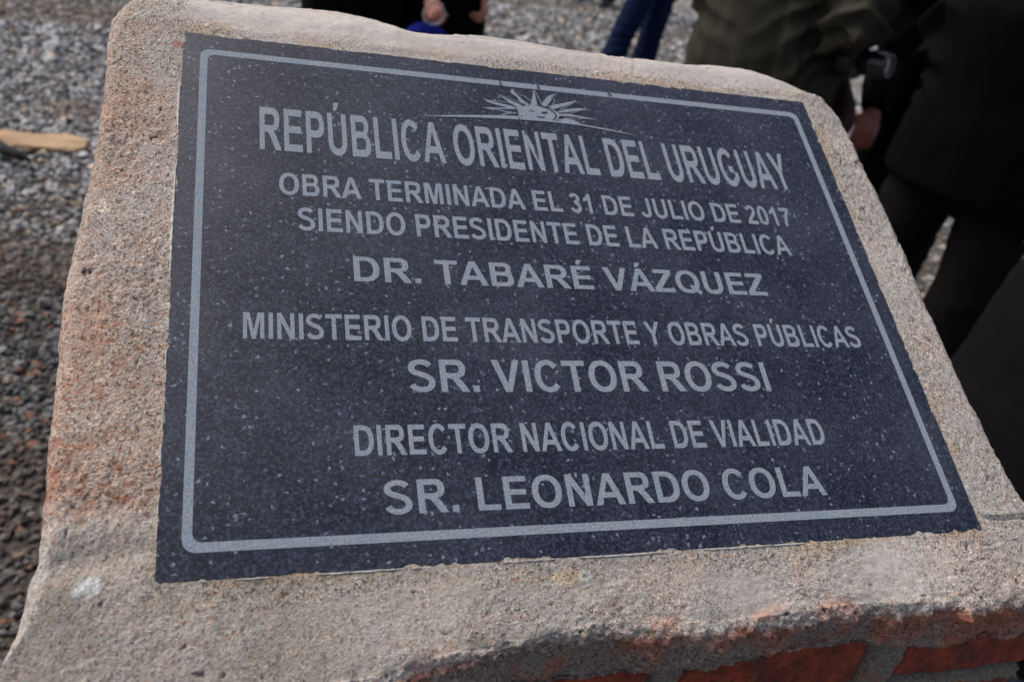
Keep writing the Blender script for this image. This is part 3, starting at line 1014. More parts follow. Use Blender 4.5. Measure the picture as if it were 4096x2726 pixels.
LINES = [("REPÚBLICA ORIENTAL DEL URUGUAY", 0.0600, 0.5462, 0.3366, 0.0452), ("OBRA TERMINADA EL 31 DE JULIO DE 2017", 0.0740, 0.5300, 0.2928, 0.0214),
         ("SIENDO PRESIDENTE DE LA REPÚBLICA", 0.0872, 0.5175, 0.2594, 0.0218), ("DR. TABARÉ VÁZQUEZ", 0.1262, 0.4775, 0.2152, 0.0224),
         ("MINISTERIO DE TRANSPORTE Y OBRAS PÚBLICAS", 0.0480, 0.5540, 0.1648, 0.0212), ("SR. VICTOR ROSSI", 0.1594, 0.4505, 0.1234, 0.0262),
         ("DIRECTOR NACIONAL DE VIALIDAD", 0.1187, 0.4850, 0.0764, 0.0222), ("SR. LEONARDO COLA", 0.1357, 0.4700, 0.0353, 0.0234)]
for text, x0, x1, yb, hh in LINES:
    cs = line_contours(text)
    xs = [p[0] for c in cs for p in c]
    mn, mx = min(xs), max(xs)
    kx, ky = (x1 - x0) / (mx - mn), hh / H
    cs = [[(x0 + (px - mn) * kx, yb + py * ky) for px, py in c] for c in cs]
    flat_part("lettering", cs, M_LETTER, 0.00016, label="engraved line reading " + text)

SUN = {
'R1':[(295.1,413.6),(301.9,434.4),(301.9,414.5)],
'R2':[(279.3,430.9),(281.4,432.3),(283.0,427.4),(289.6,418.8),(294.8,413.9),(291.0,412.6),(284.7,418.5),(284.1,422.8),(278.2,427.5)],
'R3':[(263.9,424.9),(274.0,419.4),(288.5,411.9),(282.6,408.8),(276.7,413.5),(270.4,419.3)],
'R4':[(250.8,416.7),(255.5,414.8),(276.3,410.9),(283.1,408.1),(272.3,408.0),(255.2,412.5)],
'R5':[(247.5,405.0),(266.2,407.1),(283.8,409.1),(283.6,407.5),(255.3,404.4)],
'R6':[(263.5,398.1),(271.4,402.0),(280.4,402.9),(280.2,401.5),(276.1,401.4)],
'R7':[(307.2,418.6),(313.5,426.8),(317.2,429.8),(324.1,431.6),(318.0,427.5),(316.6,422.8),(310.8,414.4),(307.6,414.0)],
'R8':[(312.1,415.2),(322.7,419.0),(342.5,426.0),(331.3,418.5),(316.4,411.4)],
'R9':[(319.6,408.9),(327.8,412.8),(342.2,416.4),(354.1,415.9),(343.6,413.7),(333.6,410.7),(321.9,408.0)],
'R10':[(320.4,406.2),(333.0,407.4),(348.2,405.3),(358.8,404.5),(347.8,403.3),(335.6,404.7),(320.6,404.0)],
'R11':[(317.8,398.7),(325.6,401.2),(333.6,400.9),(341.5,396.9),(334.6,396.7),(325.0,397.8)],
'rim':[(308.7,413.2),(314.1,412.1),(317.9,409.7),(321.2,407.1),(320.6,402.3),(318.4,398.9),(315.3,398.2),(318.1,401.2),(319.0,404.9),(317.1,408.5),(313.3,411.4)],
'face':[(280.4,402.7),(282.4,408.4),(286.6,411.7),(294.8,413.8),(302.1,413.9),(308.6,412.2),(313.1,410.1),(316.3,407.2),(317.4,404.3),(316.4,401.0),(312.8,398.2),(297.3,396.2),(279.8,394.6)],
'eye1':[(291.9,407.1),(294.8,408.0),(298.5,406.7),(295.9,405.6),(293.6,406.6)],
'eye2':[(304.0,406.3),(306.5,407.6),(310.2,407.8),(310.9,406.6),(307.9,404.6),(304.8,404.6)],
'mouth':[(297.6,401.2),(301.8,401.1),(307.1,401.3),(306.4,399.9),(302.0,398.8),(299.7,399.7)],
'dot':[(283.6,399.4),(284.8,400.2),(285.9,399.4),(284.4,398.6)],
'arc':[(188.6,387.0),(206.7,390.3),(223.9,392.9),(247.1,395.8),(270.9,398.4),(279.8,398.6),(297.3,396.2),(312.8,397.9),(325.0,397.8),(343.2,396.1),(367.8,393.3),(398.6,388.1),(367.4,391.5),(352.1,393.5),(336.8,394.8),(318.4,395.4),(300.2,395.3),(276.2,394.4),(246.7,392.6),(229.3,391.1),(206.6,389.1)],
'l1':[(302.1,433.5),(304.2,424.5),(306.8,414.0),(307.6,414.7),(304.9,425.0),(302.6,433.8)],
'l2':[(282.9,428.0),(291.4,423.6),(296.2,418.9),(296.7,419.7),(291.8,424.2),(283.1,428.4)],
'l3':[(268.5,422.8),(283.6,416.1),(293.4,413.2),(293.7,414.0),(283.9,416.7),(268.6,423.2)],
'l4':[(254.6,414.5),(270.2,414.4),(278.9,413.0),(279.2,413.9),(270.4,415.1),(254.7,414.9)],
'l5':[(252.9,404.0),(263.3,403.3),(273.1,401.9),(273.4,402.9),(263.5,404.0),(253.0,404.4)],
'l7':[(318.3,428.2),(319.4,422.7),(317.0,416.6),(317.8,416.4),(320.1,422.9),(318.7,428.6)],
'l8':[(341.4,425.1),(331.0,417.4),(323.1,412.1),(323.3,411.2),(331.1,416.7),(341.5,424.6)],
'l9':[(344.9,414.5),(333.1,408.6),(322.5,406.3),(322.4,405.4),(333.1,407.9),(345.0,414.0)],
'l10':[(349.9,404.4),(335.1,402.2),(325.9,402.3),(325.6,401.4),(335.0,401.6),(349.8,404.0)],
}
def sunpoly(k):
    return [(x / 1000, y / 1000) for x, y in SUN[k]]
V, F = fill([sunpoly('face'), sunpoly('eye1'), sunpoly('eye2'), sunpoly('mouth'), sunpoly('dot')], 0.00016)
zz = 0.00020
for k in SUN:
    if k in ('face', 'eye1', 'eye2', 'mouth', 'dot'):
        continue
    v2, f2 = fill([sunpoly(k)], zz)
    F += [tuple(i + len(V) for i in f) for f in f2]
    V += v2
    zz += 0.00002
me = bpy.data.meshes.new("sun_emblem")
me.from_pydata(V, [], F)
link("sun_emblem", me, M_LETTER, plaque, label="engraved rising sun with a face, wavy rays and a long curved horizon line")

def build_mud():
    rng = np.random.default_rng(4)
    mm = mat_simple("dried_mud", (0.045, 0.038, 0.032), 0.9, nscale=900, var=0.6)
    for (x, y, dx, dy, w) in ((0.2802, 0.4085, 0.0008, -0.010, 0.0016), (0.2815, 0.3975, 0.0012, -0.012, 0.0011), (0.2835, 0.384, 0.002, -0.008, 0.0008),
                              (0.2700, 0.4405, 0.0006, -0.006, 0.0013), (0.3061, 0.4403, 0.001, -0.005, 0.0016), (0.2905, 0.3625, 0.001, -0.014, 0.0009), (0.3762, 0.4402, 0.003, -0.004, 0.0016)):
        n = 9
        V, F, i0 = [], [], 0
        for i in range(n):
            t = i / (n - 1)
            ww = w * math.sin(math.pi * min(max(t, .04), .96)) ** 0.6 * rng.uniform(0.5, 1.2)
            cx, cy = x + dx * t + rng.normal(0, w * .15), y + dy * t
            V += [(cx - ww, cy, 0.0009), (cx + ww, cy + rng.normal(0, .0003), 0.0009)]
        F += [(i0 + 2 * i, i0 + 2 * i + 2, i0 + 2 * i + 3, i0 + 2 * i + 1) for i in range(n - 1)]
        me = bpy.data.meshes.new("mud_streak")
        me.from_pydata(V, [], F)
        link("mud_streak", me, mm, plaque)
build_mud()

# pale grout showing along the left and bottom arris
def build_grout():
    V, F = [], []
    rng = np.random.default_rng(11)
    def strip(a, b, out, n, sd, wid):
        a, b, out = np.array(a), np.array(b), np.array(out)
        t = np.linspace(0, 1, n)[:, None]
        P = a + (b - a) * t
        P3 = np.column_stack([P, np.full(n, sd * 1.0)])
        w = wid * np.clip(0.35 + 2.2 * fbm(P3, 45, 4, 400 + sd), 0.0, 1.6)
        i0 = len(V)
        for k in range(n):
            q0, q1 = P[k] - out * 0.0003, P[k] + out * w[k]
            z = 0.0005 + 0.0003 * math.sin(k * 0.7)
            for q, zq in ((q0, -0.002), (q0 + out * 0.0003, z), (q1, z * 0.8), (q1 + out * 0.0006, -0.003)):
                V.append((q[0], q[1], zq))
        for k in range(n - 1):
            if w[k] < 0.0003 and w[k + 1] < 0.0003:
                continue
            for j in range(3):
                A = i0 + k * 4 + j
                F.append((A, A + 1, A + 5, A + 4))
    strip((0, 0.006), (0, 0.40), (-1, 0), 420, 1, 0.0014)
    strip((0.005, 0), (0.46, 0), (0, -1), 560, 2, 0.0009)
    me = mesh_np("grout_line", np.array(V), np.array(F))
    set_color(me, np.tile(np.array([0.60, 0.59, 0.56]), (len(V), 1)))
    link("grout_line", me, mat_simple("pale_grout", (0.42, 0.41, 0.39), 0.9, nscale=300, var=0.3), plaque)
build_grout()

# ================================================================== PEOPLE
def tube(path, rad, n=12, up=(0, 0, 1)):
    """closed loft along a path; rad = list of (rx, ry)"""
    P = np.array(path, float)
    d = np.gradient(P, axis=0)
    d /= np.linalg.norm(d, axis=1)[:, None]
    V, F = [], []
    for p, t, (rx, ry) in zip(P, d, rad):
        ref = np.array([0, -1.0, 0]) if abs(t[1]) < 0.9 else np.array([0, 0, 1.0])
        s = np.cross(ref, t)
        s /= np.linalg.norm(s)
        w = np.cross(t, s)
        for k in range(n):
            a = 2 * math.pi * k / n
            V.append(p + s * rx * math.cos(a) + w * ry * math.sin(a))
    m = len(P)
    for i in range(m - 1):
        for k in range(n):
            j = (k + 1) % n
            F.append((i * n + k, i * n + j, (i + 1) * n + j, (i + 1) * n + k))
    c0 = len(V)
    V.append(P[0] - d[0] * min(rad[0]) * 0.5)
    V.append(P[-1] + d[-1] * min(rad[-1]) * 0.5)
    for k in range(n):
        j = (k + 1) % n
        F.append((k, c0, j))
        F.append(((m - 1) * n + k, (m - 1) * n + j, c0 + 1))
    return V, F

def subdiv(path, rad, m=5):
    P, R = [], []
    for i in range(len(path) - 1):
        for t in np.linspace(0, 1, m, endpoint=False):
            P.append(tuple(np.array(path[i]) * (1 - t) + np.array(path[i + 1]) * t))
            tt = t * t * (3 - 2 * t)
            R.append(tuple(np.array(rad[i]) * (1 - tt) + np.array(rad[i + 1]) * tt))
    P.append(path[-1])
    R.append(rad[-1])
    return P, R

def union_mesh(name, parts, voxel, fn=None, smooth=3):
    """voxel-joined single skin of several lofts"""
    V, F = [], []
    for v, f in parts:
        F += [tuple(i + len(V) for i in q) for q in f]
        V += [tuple(q) for q in v]
    me = bpy.data.meshes.new("tmp")
    me.from_pydata(V, [], F)
    o = bpy.data.objects.new("tmp", me)
    COL.objects.link(o)
    m = o.modifiers.new("r", 'REMESH')
    m.mode = 'VOXEL'
    m.voxel_size = voxel
    s = o.modifiers.new("s", 'SMOOTH')
    s.iterations = smooth
    s.factor = 0.5
    dg = bpy.context.evaluated_depsgraph_get()
    dg.update()
    me2 = bpy.data.meshes.new_from_object(o.evaluated_get(dg))
    me2.name = name
    bpy.data.objects.remove(o, do_unlink=True)
    bpy.data.meshes.remove(me)
    if fn is not None:
        n = len(me2.vertices)
        co = np.empty(n * 3)
        me2.vertices.foreach_get("co", co)
        nn = np.empty(n * 3)
        me2.vertices.foreach_get("normal", nn)
        co, nn = co.reshape(-1, 3), nn.reshape(-1, 3)
        co = fn(co, nn)
        me2.vertices.foreach_set("co", co.ravel())
        me2.update()
    me2.polygons.foreach_set("use_smooth", np.ones(len(me2.polygons), dtype=bool))
    return me2

def hand_parts(wrist, d, palm, flip, curl=0.5, sc=1.0):
    """palm, four unequal bent fingers and a thumb; d = forearm direction, palm = direction the palm faces"""
    d = np.array(d, float); d /= np.linalg.norm(d)
    pn = np.array(palm, float); pn -= d * pn.dot(d); pn /= np.linalg.norm(pn)
    s = np.cross(d, pn) * flip
    w = np.array(wrist, float)
    out = []
    P, R = [], []
    for t, a, b in ((0, .021, .026), (.025, .017, .033), (.055, .016, .040), (.085, .013, .040)):
        P.append(w + d * t * sc)
        R.append((a * sc, b * sc))
    V = []
    for p, (a, b) in zip(P, R):
        for k in range(12):
            an = 2 * math.pi * k / 12
            V.append(p + pn * a * math.cos(an) + s * b * math.sin(an))
    F = [(i * 12 + k, i * 12 + (k + 1) % 12, (i + 1) * 12 + (k + 1) % 12, (i + 1) * 12 + k) for i in range(3) for k in range(12)]
    c = len(V)
    V += [P[0] - d * .01, P[-1] + d * .006]
    F += [(k, c, (k + 1) % 12) for k in range(12)] + [(36 + k, 36 + (k + 1) % 12, c + 1) for k in range(12)]
    out.append((V, [tuple(reversed(f)) for f in F] if flip < 0 else F))
    for off, ln, r in ((.030, .070, .0088), (.010, .079, .0092), (-.010, .073, .0088), (-.029, .057, .0078)):
        p = w + d * .072 * sc + s * off * sc
        path, an = [p], 0.10
        q = p.copy()
        for seg, cv in ((.018, 0.1), (.44, 1.0), (.32, 1.1), (.24, 0.7)):
            an += curl * cv
            dir_ = d * math.cos(an) + pn * math.sin(an)
            q = q + dir_ * (ln * seg if seg > .1 else .018) * sc
            path.append(q.copy())
        out.append(tube(path, [(r * sc, r * sc)] * 2 + [(r * .95 * sc,) * 2, (r * .88 * sc,) * 2, (r * .7 * sc,) * 2], 8))
    p = w + d * .022 * sc + s * .022 * sc
    q1 = p + (d * .55 + s * .75 + pn * .25) * .034 * sc
    q2 = q1 + (d * .85 + s * .25 + pn * .45) * .032 * sc
    q3 = q2 + (d * .85 - s * .05 + pn * .5) * .024 * sc
    out.append(tube([p, q1, q2, q3], [(.013 * sc,) * 2, (.0115 * sc,) * 2, (.0102 * sc,) * 2, (.008 * sc,) * 2], 8))
    return out

def person(label, loc, yaw, height, top, bottom, skin, hair, coat_z=0.86, coat_w=1.0, hem_flare=1.0, arms=None, legs=None, wrinkle=0.010,
           top_name="jacket", placket=False, sleeve=1.0, shoe=None, group=None, trouser=1.0, seed=0, lean=0.0):
    """local frame: x to the person's left-hand side of the picture's right, -y the way they face, z up; arms = {side: (elbow, wrist, palm, curl)}"""
    k = height / 1.75
    t = thing("person", label, "person", loc, yaw, group)
    sk = lambda p: tuple(c * k for c in p)
    L = lambda path: [(x * k + lean * z * k, y * k, z * k) for x, y, z in path]
    arms = arms or {}
    legs = legs or {}
    hip, knee, ankle = {}, {}, {}
    for s in (-1, 1):
        hip[s] = (s * .095, 0, .92)
        knee[s] = legs.get(s, {}).get('knee', (s * .11, -.01, .50))
        ankle[s] = legs.get(s, {}).get('ankle', (s * .12, .01, .09))
    sh = {s: (s * .175, 0, 1.42) for s in (-1, 1)}
    el = {s: arms.get(s, ((s * .245, .02, 1.12), (s * .25, -.06, .87), (-s, 0, 0), .5))[0] for s in (-1, 1)}
    wr = {s: arms.get(s, ((s * .245, .02, 1.12), (s * .25, -.06, .87), (-s, 0, 0), .5))[1] for s in (-1, 1)}
    pm = {s: arms.get(s, (0, 0, (-s, 0, 0), .5))[2] for s in (-1, 1)}
    cu = {s: arms.get(s, (0, 0, (-s, 0, 0), .5))[3] for s in (-1, 1)}
    kr = lambda rs: [(a * k, b * k) for a, b in rs]
    # ---- body
    B = []
    P, R = subdiv(L([(0, .01, .86), (0, 0, .95), (0, 0, 1.08), (0, -.005, 1.25), (0, 0, 1.40), (0, .01, 1.46)]), kr([(.13, .10), (.16, .115), (.14, .10), (.165, .115), (.17, .10), (.07, .06)]))
    B.append(tube(P, R, 16))
    P, R = subdiv(L([(0, .01, 1.43), (0, 0, 1.50), (0, -.01, 1.56)]), kr([(.062, .062), (.055, .058), (.056, .06)]))
    B.append(tube(P, R, 12))
    P, R = subdiv(L([(0, -.015, 1.525), (0, -.022, 1.56), (0, -.012, 1.61), (0, -.002, 1.66), (0, .002, 1.71), (0, .002, 1.745)]), kr([(.035, .035), (.058, .072), (.070, .092), (.076, .098), (.068, .088), (.034, .045)]))
    B.append(tube(P, R, 16))
    B.append(tube(L([(0, -.10, 1.665), (0, -.122, 1.625), (0, -.108, 1.612)]), kr([(.010, .010), (.016, .014), (.014, .010)]), 8))      # nose
    B.append(tube(L([(-.024, -.098, 1.580), (0, -.103, 1.581), (.024, -.098, 1.580)]), kr([(.005, .005), (.009, .007), (.005, .005)]), 8))  # lips
    B.append(tube(L([(-.05, -.088, 1.672), (0, -.103, 1.670), (.05, -.088, 1.672)]), kr([(.007, .007), (.010, .009), (.007, .007)]), 8))    # brow
    for s in (-1, 1):
        B.append(tube(L([(s * .074, .005, 1.60), (s * .084, .010, 1.635), (s * .078, .012, 1.665)]), kr([(.006, .012), (.009, .019), (.006, .012)]), 8))
        P, R = subdiv(L([sh[s], tuple((np.array(sh[s]) + np.array(el[s])) / 2), el[s]]), kr([(.055, .055), (.047, .047), (.040, .040)]), 4)
        B.append(tube(P, R, 12))
        e, w = np.array(el[s]), np.array(wr[s])
        P, R = subdiv(L([tuple(e), tuple(e * .6 + w * .4), tuple(w)]), kr([(.040, .040), (.038, .038), (.026, .026)]), 4)
        B.append(tube(P, R, 12))
        hd = hand_parts(L([wr[s]])[0], w - e, pm[s], s, cu[s], k)
        B += hd
        P, R = subdiv(L([hip[s], knee[s], ankle[s]]), kr([(.085, .085), (.058, .058), (.040, .040)]), 5)
        B.append(tube(P, R, 12))
    body = link("body", union_mesh("body", B, 0.0065, None, 2), skin, t)
    ico = [(0, 0, 1), (.89, 0, .45), (.28, .85, .45), (-.72, .53, .45), (-.72, -.53, .45), (.28, -.85, .45), (.72, .53, -.45), (-.28, .85, -.45), (-.89, 0, -.45), (-.28, -.85, -.45), (.72, -.53, -.45), (0, 0, -1)]
    icf = [(0, 1, 2), (0, 2, 3), (0, 3, 4), (0, 4, 5), (0, 5, 1), (1, 6, 2), (2, 7, 3), (3, 8, 4), (4, 9, 5), (5, 10, 1), (2, 6, 7), (3, 7, 8), (4, 8, 9), (5, 9, 10), (1, 10, 6), (11, 7, 6), (11, 8, 7), (11, 9, 8), (11, 10, 9), (11, 6, 10)]
    for s in (-1, 1):
        ev = np.array(ico) * np.array([.012, .008, .0075]) * k + np.array(L([(s * .031, -.0905, 1.648)])[0])
        link("eye", mesh_np("eye", ev, np.array(icf)), M_EYE, t)
    # ---- trousers
    tr = []
    P, R = subdiv(L([(0, .0, .80), (0, .005, .93), (0, 0, 1.03)]), kr([(.125, .11), (.175, .135), (.155, .12)]), 4)
    tr.append(tube(P, R, 16))
    for s in (-1, 1):
        a = np.array(ankle[s]); kn = np.array(knee[s])
        P, R = subdiv(L([hip[s], tuple(kn), tuple(kn * .3 + a * .7), tuple(a + np.array([0, 0, -.03]))]),
                      kr([(.108, .112), (.086 * trouser, .086 * trouser), (.080 * trouser, .084 * trouser), (.082 * trouser, .092 * trouser)]), 6)
        tr.append(tube(P, R, 16))
    def tfn(co, n):
        q = co * np.array([1, 1, 1.9]) + seed * 3.1
        h = wrinkle * 0.8 * (1 - 2 * np.abs(fbm(q, 5.5, 3, 500 + seed)) ** 0.8)
        low = np.clip(1.6 - co[:, 2] / (0.35 * k), 0, 1)
        h += low * 0.004 * np.sin(co[:, 2] * 105 + 4 * fbm(co, 7, 2, 505))
        return co + n * (h * 0.8)[:, None]
    link("trousers", union_mesh("trousers", tr, 0.011, tfn), bottom, t)
    # ---- coat
    ct = []
    cw = coat_w
    rings = [(coat_z, .185 * cw * hem_flare, .135 * cw * hem_flare), ((coat_z + 1.05) / 2, .188 * cw * (1 + hem_flare) / 2, .14 * cw * (1 + hem_flare) / 2), (1.06, .18 * cw, .14 * cw), (1.25, .195 * cw, .15 * cw), (1.38, .20, .125), (1.45, .13, .085), (1.50, .075, .075)]
    P, R = subdiv(L([(0, .0, z) for z, _, _ in rings]), kr([(a, b) for _, a, b in rings]), 5)
    ct.append(tube(P, R, 22))
    for s in (-1, 1):
        e, w = np.array(el[s]), np.array(wr[s])
        P, R = subdiv(L([sh[s], tuple((np.array(sh[s]) + e) / 2), tuple(e), tuple(e * .5 + w * .5), tuple(w * .97 + e * .03)]),
                      kr([(.082 * sleeve, .08 * sleeve), (.074 * sleeve, .074 * sleeve), (.072 * sleeve, .072 * sleeve), (.060 * sleeve, .060 * sleeve), (.046 * sleeve, .046 * sleeve)]), 5)
        ct.append(tube(P, R, 14))
    ekeys = {s: np.array(L([el[s]])[0]) for s in (-1, 1)}
    def cfn(co, n):
        q = co * np.array([1.25, 1.25, 0.55]) + seed * 1.7
        rid = 1 - 2 * np.abs(vnoise(q, 5.0, 520 + seed)) ** 0.7
        h = wrinkle * 0.5 * rid + wrinkle * 0.2 * fbm(co, 14, 2, 530 + seed)
        for s in (-1, 1):
            dd = co - ekeys[s]
            r = np.linalg.norm(dd, axis=1)
            g = np.exp(-(r / 0.17) ** 2)
            u_ = dd[:, 2] * 0.8 + np.abs(dd[:, 0]) * 0.6
            h += g * min(wrinkle * 2.4, 0.030) * (1 - 1.6 * np.abs(np.sin(u_ * 42 + 2.4 * vnoise(co, 7, 540 + seed))))
        if placket:
            fr = (n[:, 1] < -0.2)
            xx = co[:, 0] - 0.012 * np.sin(co[:, 2] * 9)
            h += fr * 0.012 * sstep(-0.001, 0.010, xx) * sstep(0.075, 0.06, xx)
        return co + n * h[:, None]
    link(top_name, union_mesh(top_name, ct, 0.0085 if placket else 0.011, cfn, 2), top, t)
    # ---- shoes
    shoe = shoe or M_SHOE
    for s in (-1, 1):
        a = np.array(ankle[s])
        tx = 0.05 * s
        pts = [(a[0] - tx * .3, a[1] + .06, .045), (a[0], a[1] + .02, .055), (a[0] + tx * .5, a[1] - .06, .050), (a[0] + tx, a[1] - .13, .038), (a[0] + tx * 1.4, a[1] - .185, .026)]
        P, R = subdiv(L(pts), kr([(.033, .040), (.040, .052), (.043, .046), (.044, .034), (.028, .022)]), 4)
        def sfn(co, n):
            co = co.copy()
            co[:, 2] = np.maximum(co[:, 2], 0.012)
            return co
        link("shoe", union_mesh("shoe", [tube(P, R, 14)], 0.010, sfn), shoe, t)
    # ---- hair
    P, R = subdiv(L([(0, .045, 1.575), (0, .035, 1.64), (0, .018, 1.70), (0, .010, 1.75), (0, .008, 1.768)]), kr([(.062, .045), (.080, .072), (.084, .092), (.066, .078), (.03, .035)]), 4)
    hr = union_mesh("hair", [tube(P, R, 16)], 0.008, lambda co, n: co + n * (0.004 * fbm(co, 60, 3, 570))[:, None])
    link("hair", hr, hair, t)
    return t

M_EYE = mat_simple("dark_eye", (0.05, 0.035, 0.03), 0.2)
M_SHOE = mat_simple("black_shoe_leather", (0.012, 0.011, 0.010), 0.35)
M_SKIN = mat_skin("skin", (0.46, 0.20, 0.135))
M_SKIN2 = mat_skin("ruddy_skin", (0.17, 0.052, 0.034))
M_HAIR = mat_simple("dark_hair", (0.020, 0.014, 0.010), 0.5)
M_HAIRG = mat_simple("grey_hair", (0.20, 0.19, 0.18), 0.5)
M_BLACK = mat_fabric("black_cloth", (0.0022, 0.0022, 0.0024))
M_BLACK2 = mat_fabric("black_quilted_nylon", (0.0017, 0.0018, 0.0021), 0.85)
M_OLIVE = mat_fabric("olive_parka_cloth", (0.044, 0.041, 0.031), 0.8)
M_DENIM = mat_fabric("dark_blue_denim", (0.006, 0.013, 0.040))
M_CHAR = mat_fabric("charcoal_brown_cloth", (0.0068, 0.0058, 0.006))
M_GREY = mat_fabric("dark_grey_wool", (0.0056, 0.0050, 0.0060))

def at_ground(px, py, depth):
    p = ray_point(px, py, depth)
    return (p.x, p.y, 0.0)

def yaw_to_cam(loc, off=0.0):
    dx, dy = CAM_POS.x - loc[0], CAM_POS.y - loc[1]
    return math.atan2(dy, dx) + math.pi / 2 + math.radians(off)

def local_of(loc, yaw, p, k=1.0):
    d = Vector((p[0] - loc[0], p[1] - loc[1], p[2]))
    c, s = math.cos(-yaw), math.sin(-yaw)
    return ((c * d.x - s * d.y) / k, (s * d.x + c * d.y) / k, d.z / k)

# olive parka, arm bent
loc = at_ground(3088, 150, 2.85)
yw = yaw_to_cam(loc, 6)
K = 1.0
e = local_of(loc, yw, ray_point(3400, 165, 2.62))
w = local_of(loc, yw, ray_point(3560, -170, 2.50))
person("person in an olive green parka with one arm bent, behind the plaque", loc, yw, 1.75, M_OLIVE, M_BLACK, M_SKIN, M_HAIRG,
       coat_z=0.70, coat_w=1.28, hem_flare=1.04, arms={1: (e, w, (-1, 0, 0), .6), -1: ((-.25, .06, 1.13), (-.12, -.03, .98), (0, 1, 0), .4)}, wrinkle=0.024, top_name="parka", placket=True, sleeve=1.28, seed=1)

# dark person in black at the right, arm hanging
loc = at_ground(3740, 400, 3.05)
yw = yaw_to_cam(loc, 30)
e = local_of(loc, yw, ray_point(3585, 230, 2.95))
w = local_of(loc, yw, ray_point(3490, 462, 2.90))
person("person in black whose bare hand hangs beside the cement top", loc, yw, 1.78, M_BLACK2, M_BLACK, M_SKIN2, M_HAIR,
       coat_z=0.74, coat_w=1.1, arms={-1: (e, w, (0.4, .8, 0), .75)}, seed=2)

# person in dark trousers whose legs show against the gravel
loc = at_ground(3830, 880, 2.45)
yw = yaw_to_cam(loc, -12)
person("person in charcoal trousers standing with legs apart at the right", loc, yw, 1.72, M_BLACK2, M_CHAR, M_SKIN2, M_HAIR,
       coat_z=0.80, coat_w=1.25, hem_flare=1.08, legs={-1: dict(knee=(-.155, -.02, .48), ankle=(-.23, 0, .09)), 1: dict(knee=(.105, -.04, .48), ankle=(.085, -.02, .09))},
       arms={-1: ((-.235, .05, 1.14), (-.10, -.01, .98), (0, 1, 0), .4)}, seed=3, trouser=1.0, wrinkle=.010)

# nearest person, dark grey coat, lower right
loc = at_ground(4430, 1500, 1.72)
yw = yaw_to_cam(loc, -20)
w = (-.13, -.02, .86)
e = (-.26, .04, 1.08)
person("person in a wide dark grey coat standing nearest at the lower right edge", loc, yw, 1.70, M_GREY, M_CHAR, M_SKIN2, M_HAIRG,
       coat_z=0.42, coat_w=1.15, hem_flare=1.45, arms={-1: (e, w, (0.4, .8, 0), .7)}, seed=4, sleeve=.9, top_name="coat")

# jeans, further back
loc = at_ground(2585, 110, 6.4)
yw = yaw_to_cam(loc, 35)
person("person in dark blue jeans standing back on the gravel", loc, yw, 1.74, M_BLACK, M_DENIM, M_SKIN, M_HAIR,
       legs={-1: dict(knee=(-.13, -.03, .50), ankle=(-.25, -.03, .09)), 1: dict(knee=(.09, .02, .50), ankle=(.07, .04, .09))}, trouser=1.05, seed=5, wrinkle=.008)

# two people in black at the top
loc = at_ground(1420, 40, 3.75)
yw = yaw_to_cam(loc, 10)
person("left of the two people in long black coats behind the plaque", loc, yw, 1.72, M_BLACK, M_BLACK, M_SKIN, M_HAIR,
       coat_z=0.30, coat_w=1.12, hem_flare=1.15, seed=6, top_name="coat")
loc = at_ground(1765, 40, 3.85)
yw = yaw_to_cam(loc, 5)
e = local_of(loc, yw, ray_point(1640, -160, 3.72))
w = local_of(loc, yw, ray_point(1722, 2, 3.55))
e2 = local_of(loc, yw, ray_point(1915, -330, 3.85))
w2 = local_of(loc, yw, ray_point(1935, -25, 3.80))
person("person in black holding a blue bag by its white ring", loc, yw, 1.74, M_BLACK, M_BLACK, M_SKIN, M_HAIR,
       coat_z=0.34, coat_w=0.86, hem_flare=.9, arms={-1: (e, w, (0, 1, 0), 1.0), 1: (e2, w2, (-1, .3, 0), .8)}, seed=7, top_name="coat", sleeve=.85)

# far walker: only a shoe reaches into the picture
p = ray_point(2385, -22, 8.55)
person("person farthest back, only a dark shoe tip showing at the top edge", (p.x + .05, p.y + .15, 0), math.radians(-62), 1.72, M_BLACK, M_CHAR, M_SKIN, M_HAIR, seed=8,
       legs={-1: dict(knee=(-.10, -.05, .50), ankle=(-.10, -.10, .09)), 1: dict(knee=(.10, .02, .50), ankle=(.10, .10, .09))})

# ================================================================== SMALL THINGS
def build_bag():
    c = ray_point(1705, 96, 3.50)
    t = thing("shopping_bag", "bright blue soft bag with a white ring handle, held by the person in black", "bag", (c.x, c.y, c.z - 0.135))
    P, R = subdiv([(0, 0, -.14), (0, 0, -.10), (.01, 0, 0), (0, 0, .10), (0, 0, .135)], [(.06, .03), (.10, .06), (.105, .06), (.085, .04), (.05, .02)], 5)
    link("bag_body", union_mesh("bag_body", [tube(P, R, 18)], 0.008, lambda co, n: co + n * (0.012 * fbm(co, 16, 3, 601))[:, None]), mat_fabric("blue_nylon", (0.008, 0.011, 0.15), 0.7), t)
    rg = ray_point(1737, 56, 3.42) - Vector((c.x, c.y, c.z - 0.135))
    V, F = [], []
    n, m, R0, r = 32, 8, 0.040, 0.0042
    for i in range(n):
        a = 2 * math.pi * i / n
        for j in range(m):
            b = 2 * math.pi * j / m
            V.append((rg.x + (R0 + r * math.cos(b)) * math.cos(a), rg.y + r * math.sin(b), rg.z + (R0 + r * math.cos(b)) * math.sin(a)))
    F = [(i * m + j, ((i + 1) % n) * m + j, ((i + 1) % n) * m + (j + 1) % m, i * m + (j + 1) % m) for i in range(n) for j in range(m)]
    link("handle", mesh_np("handle", np.array(V), np.array(F)), mat_simple("white_plastic", (0.30, 0.29, 0.29), 0.5), t)
build_bag()

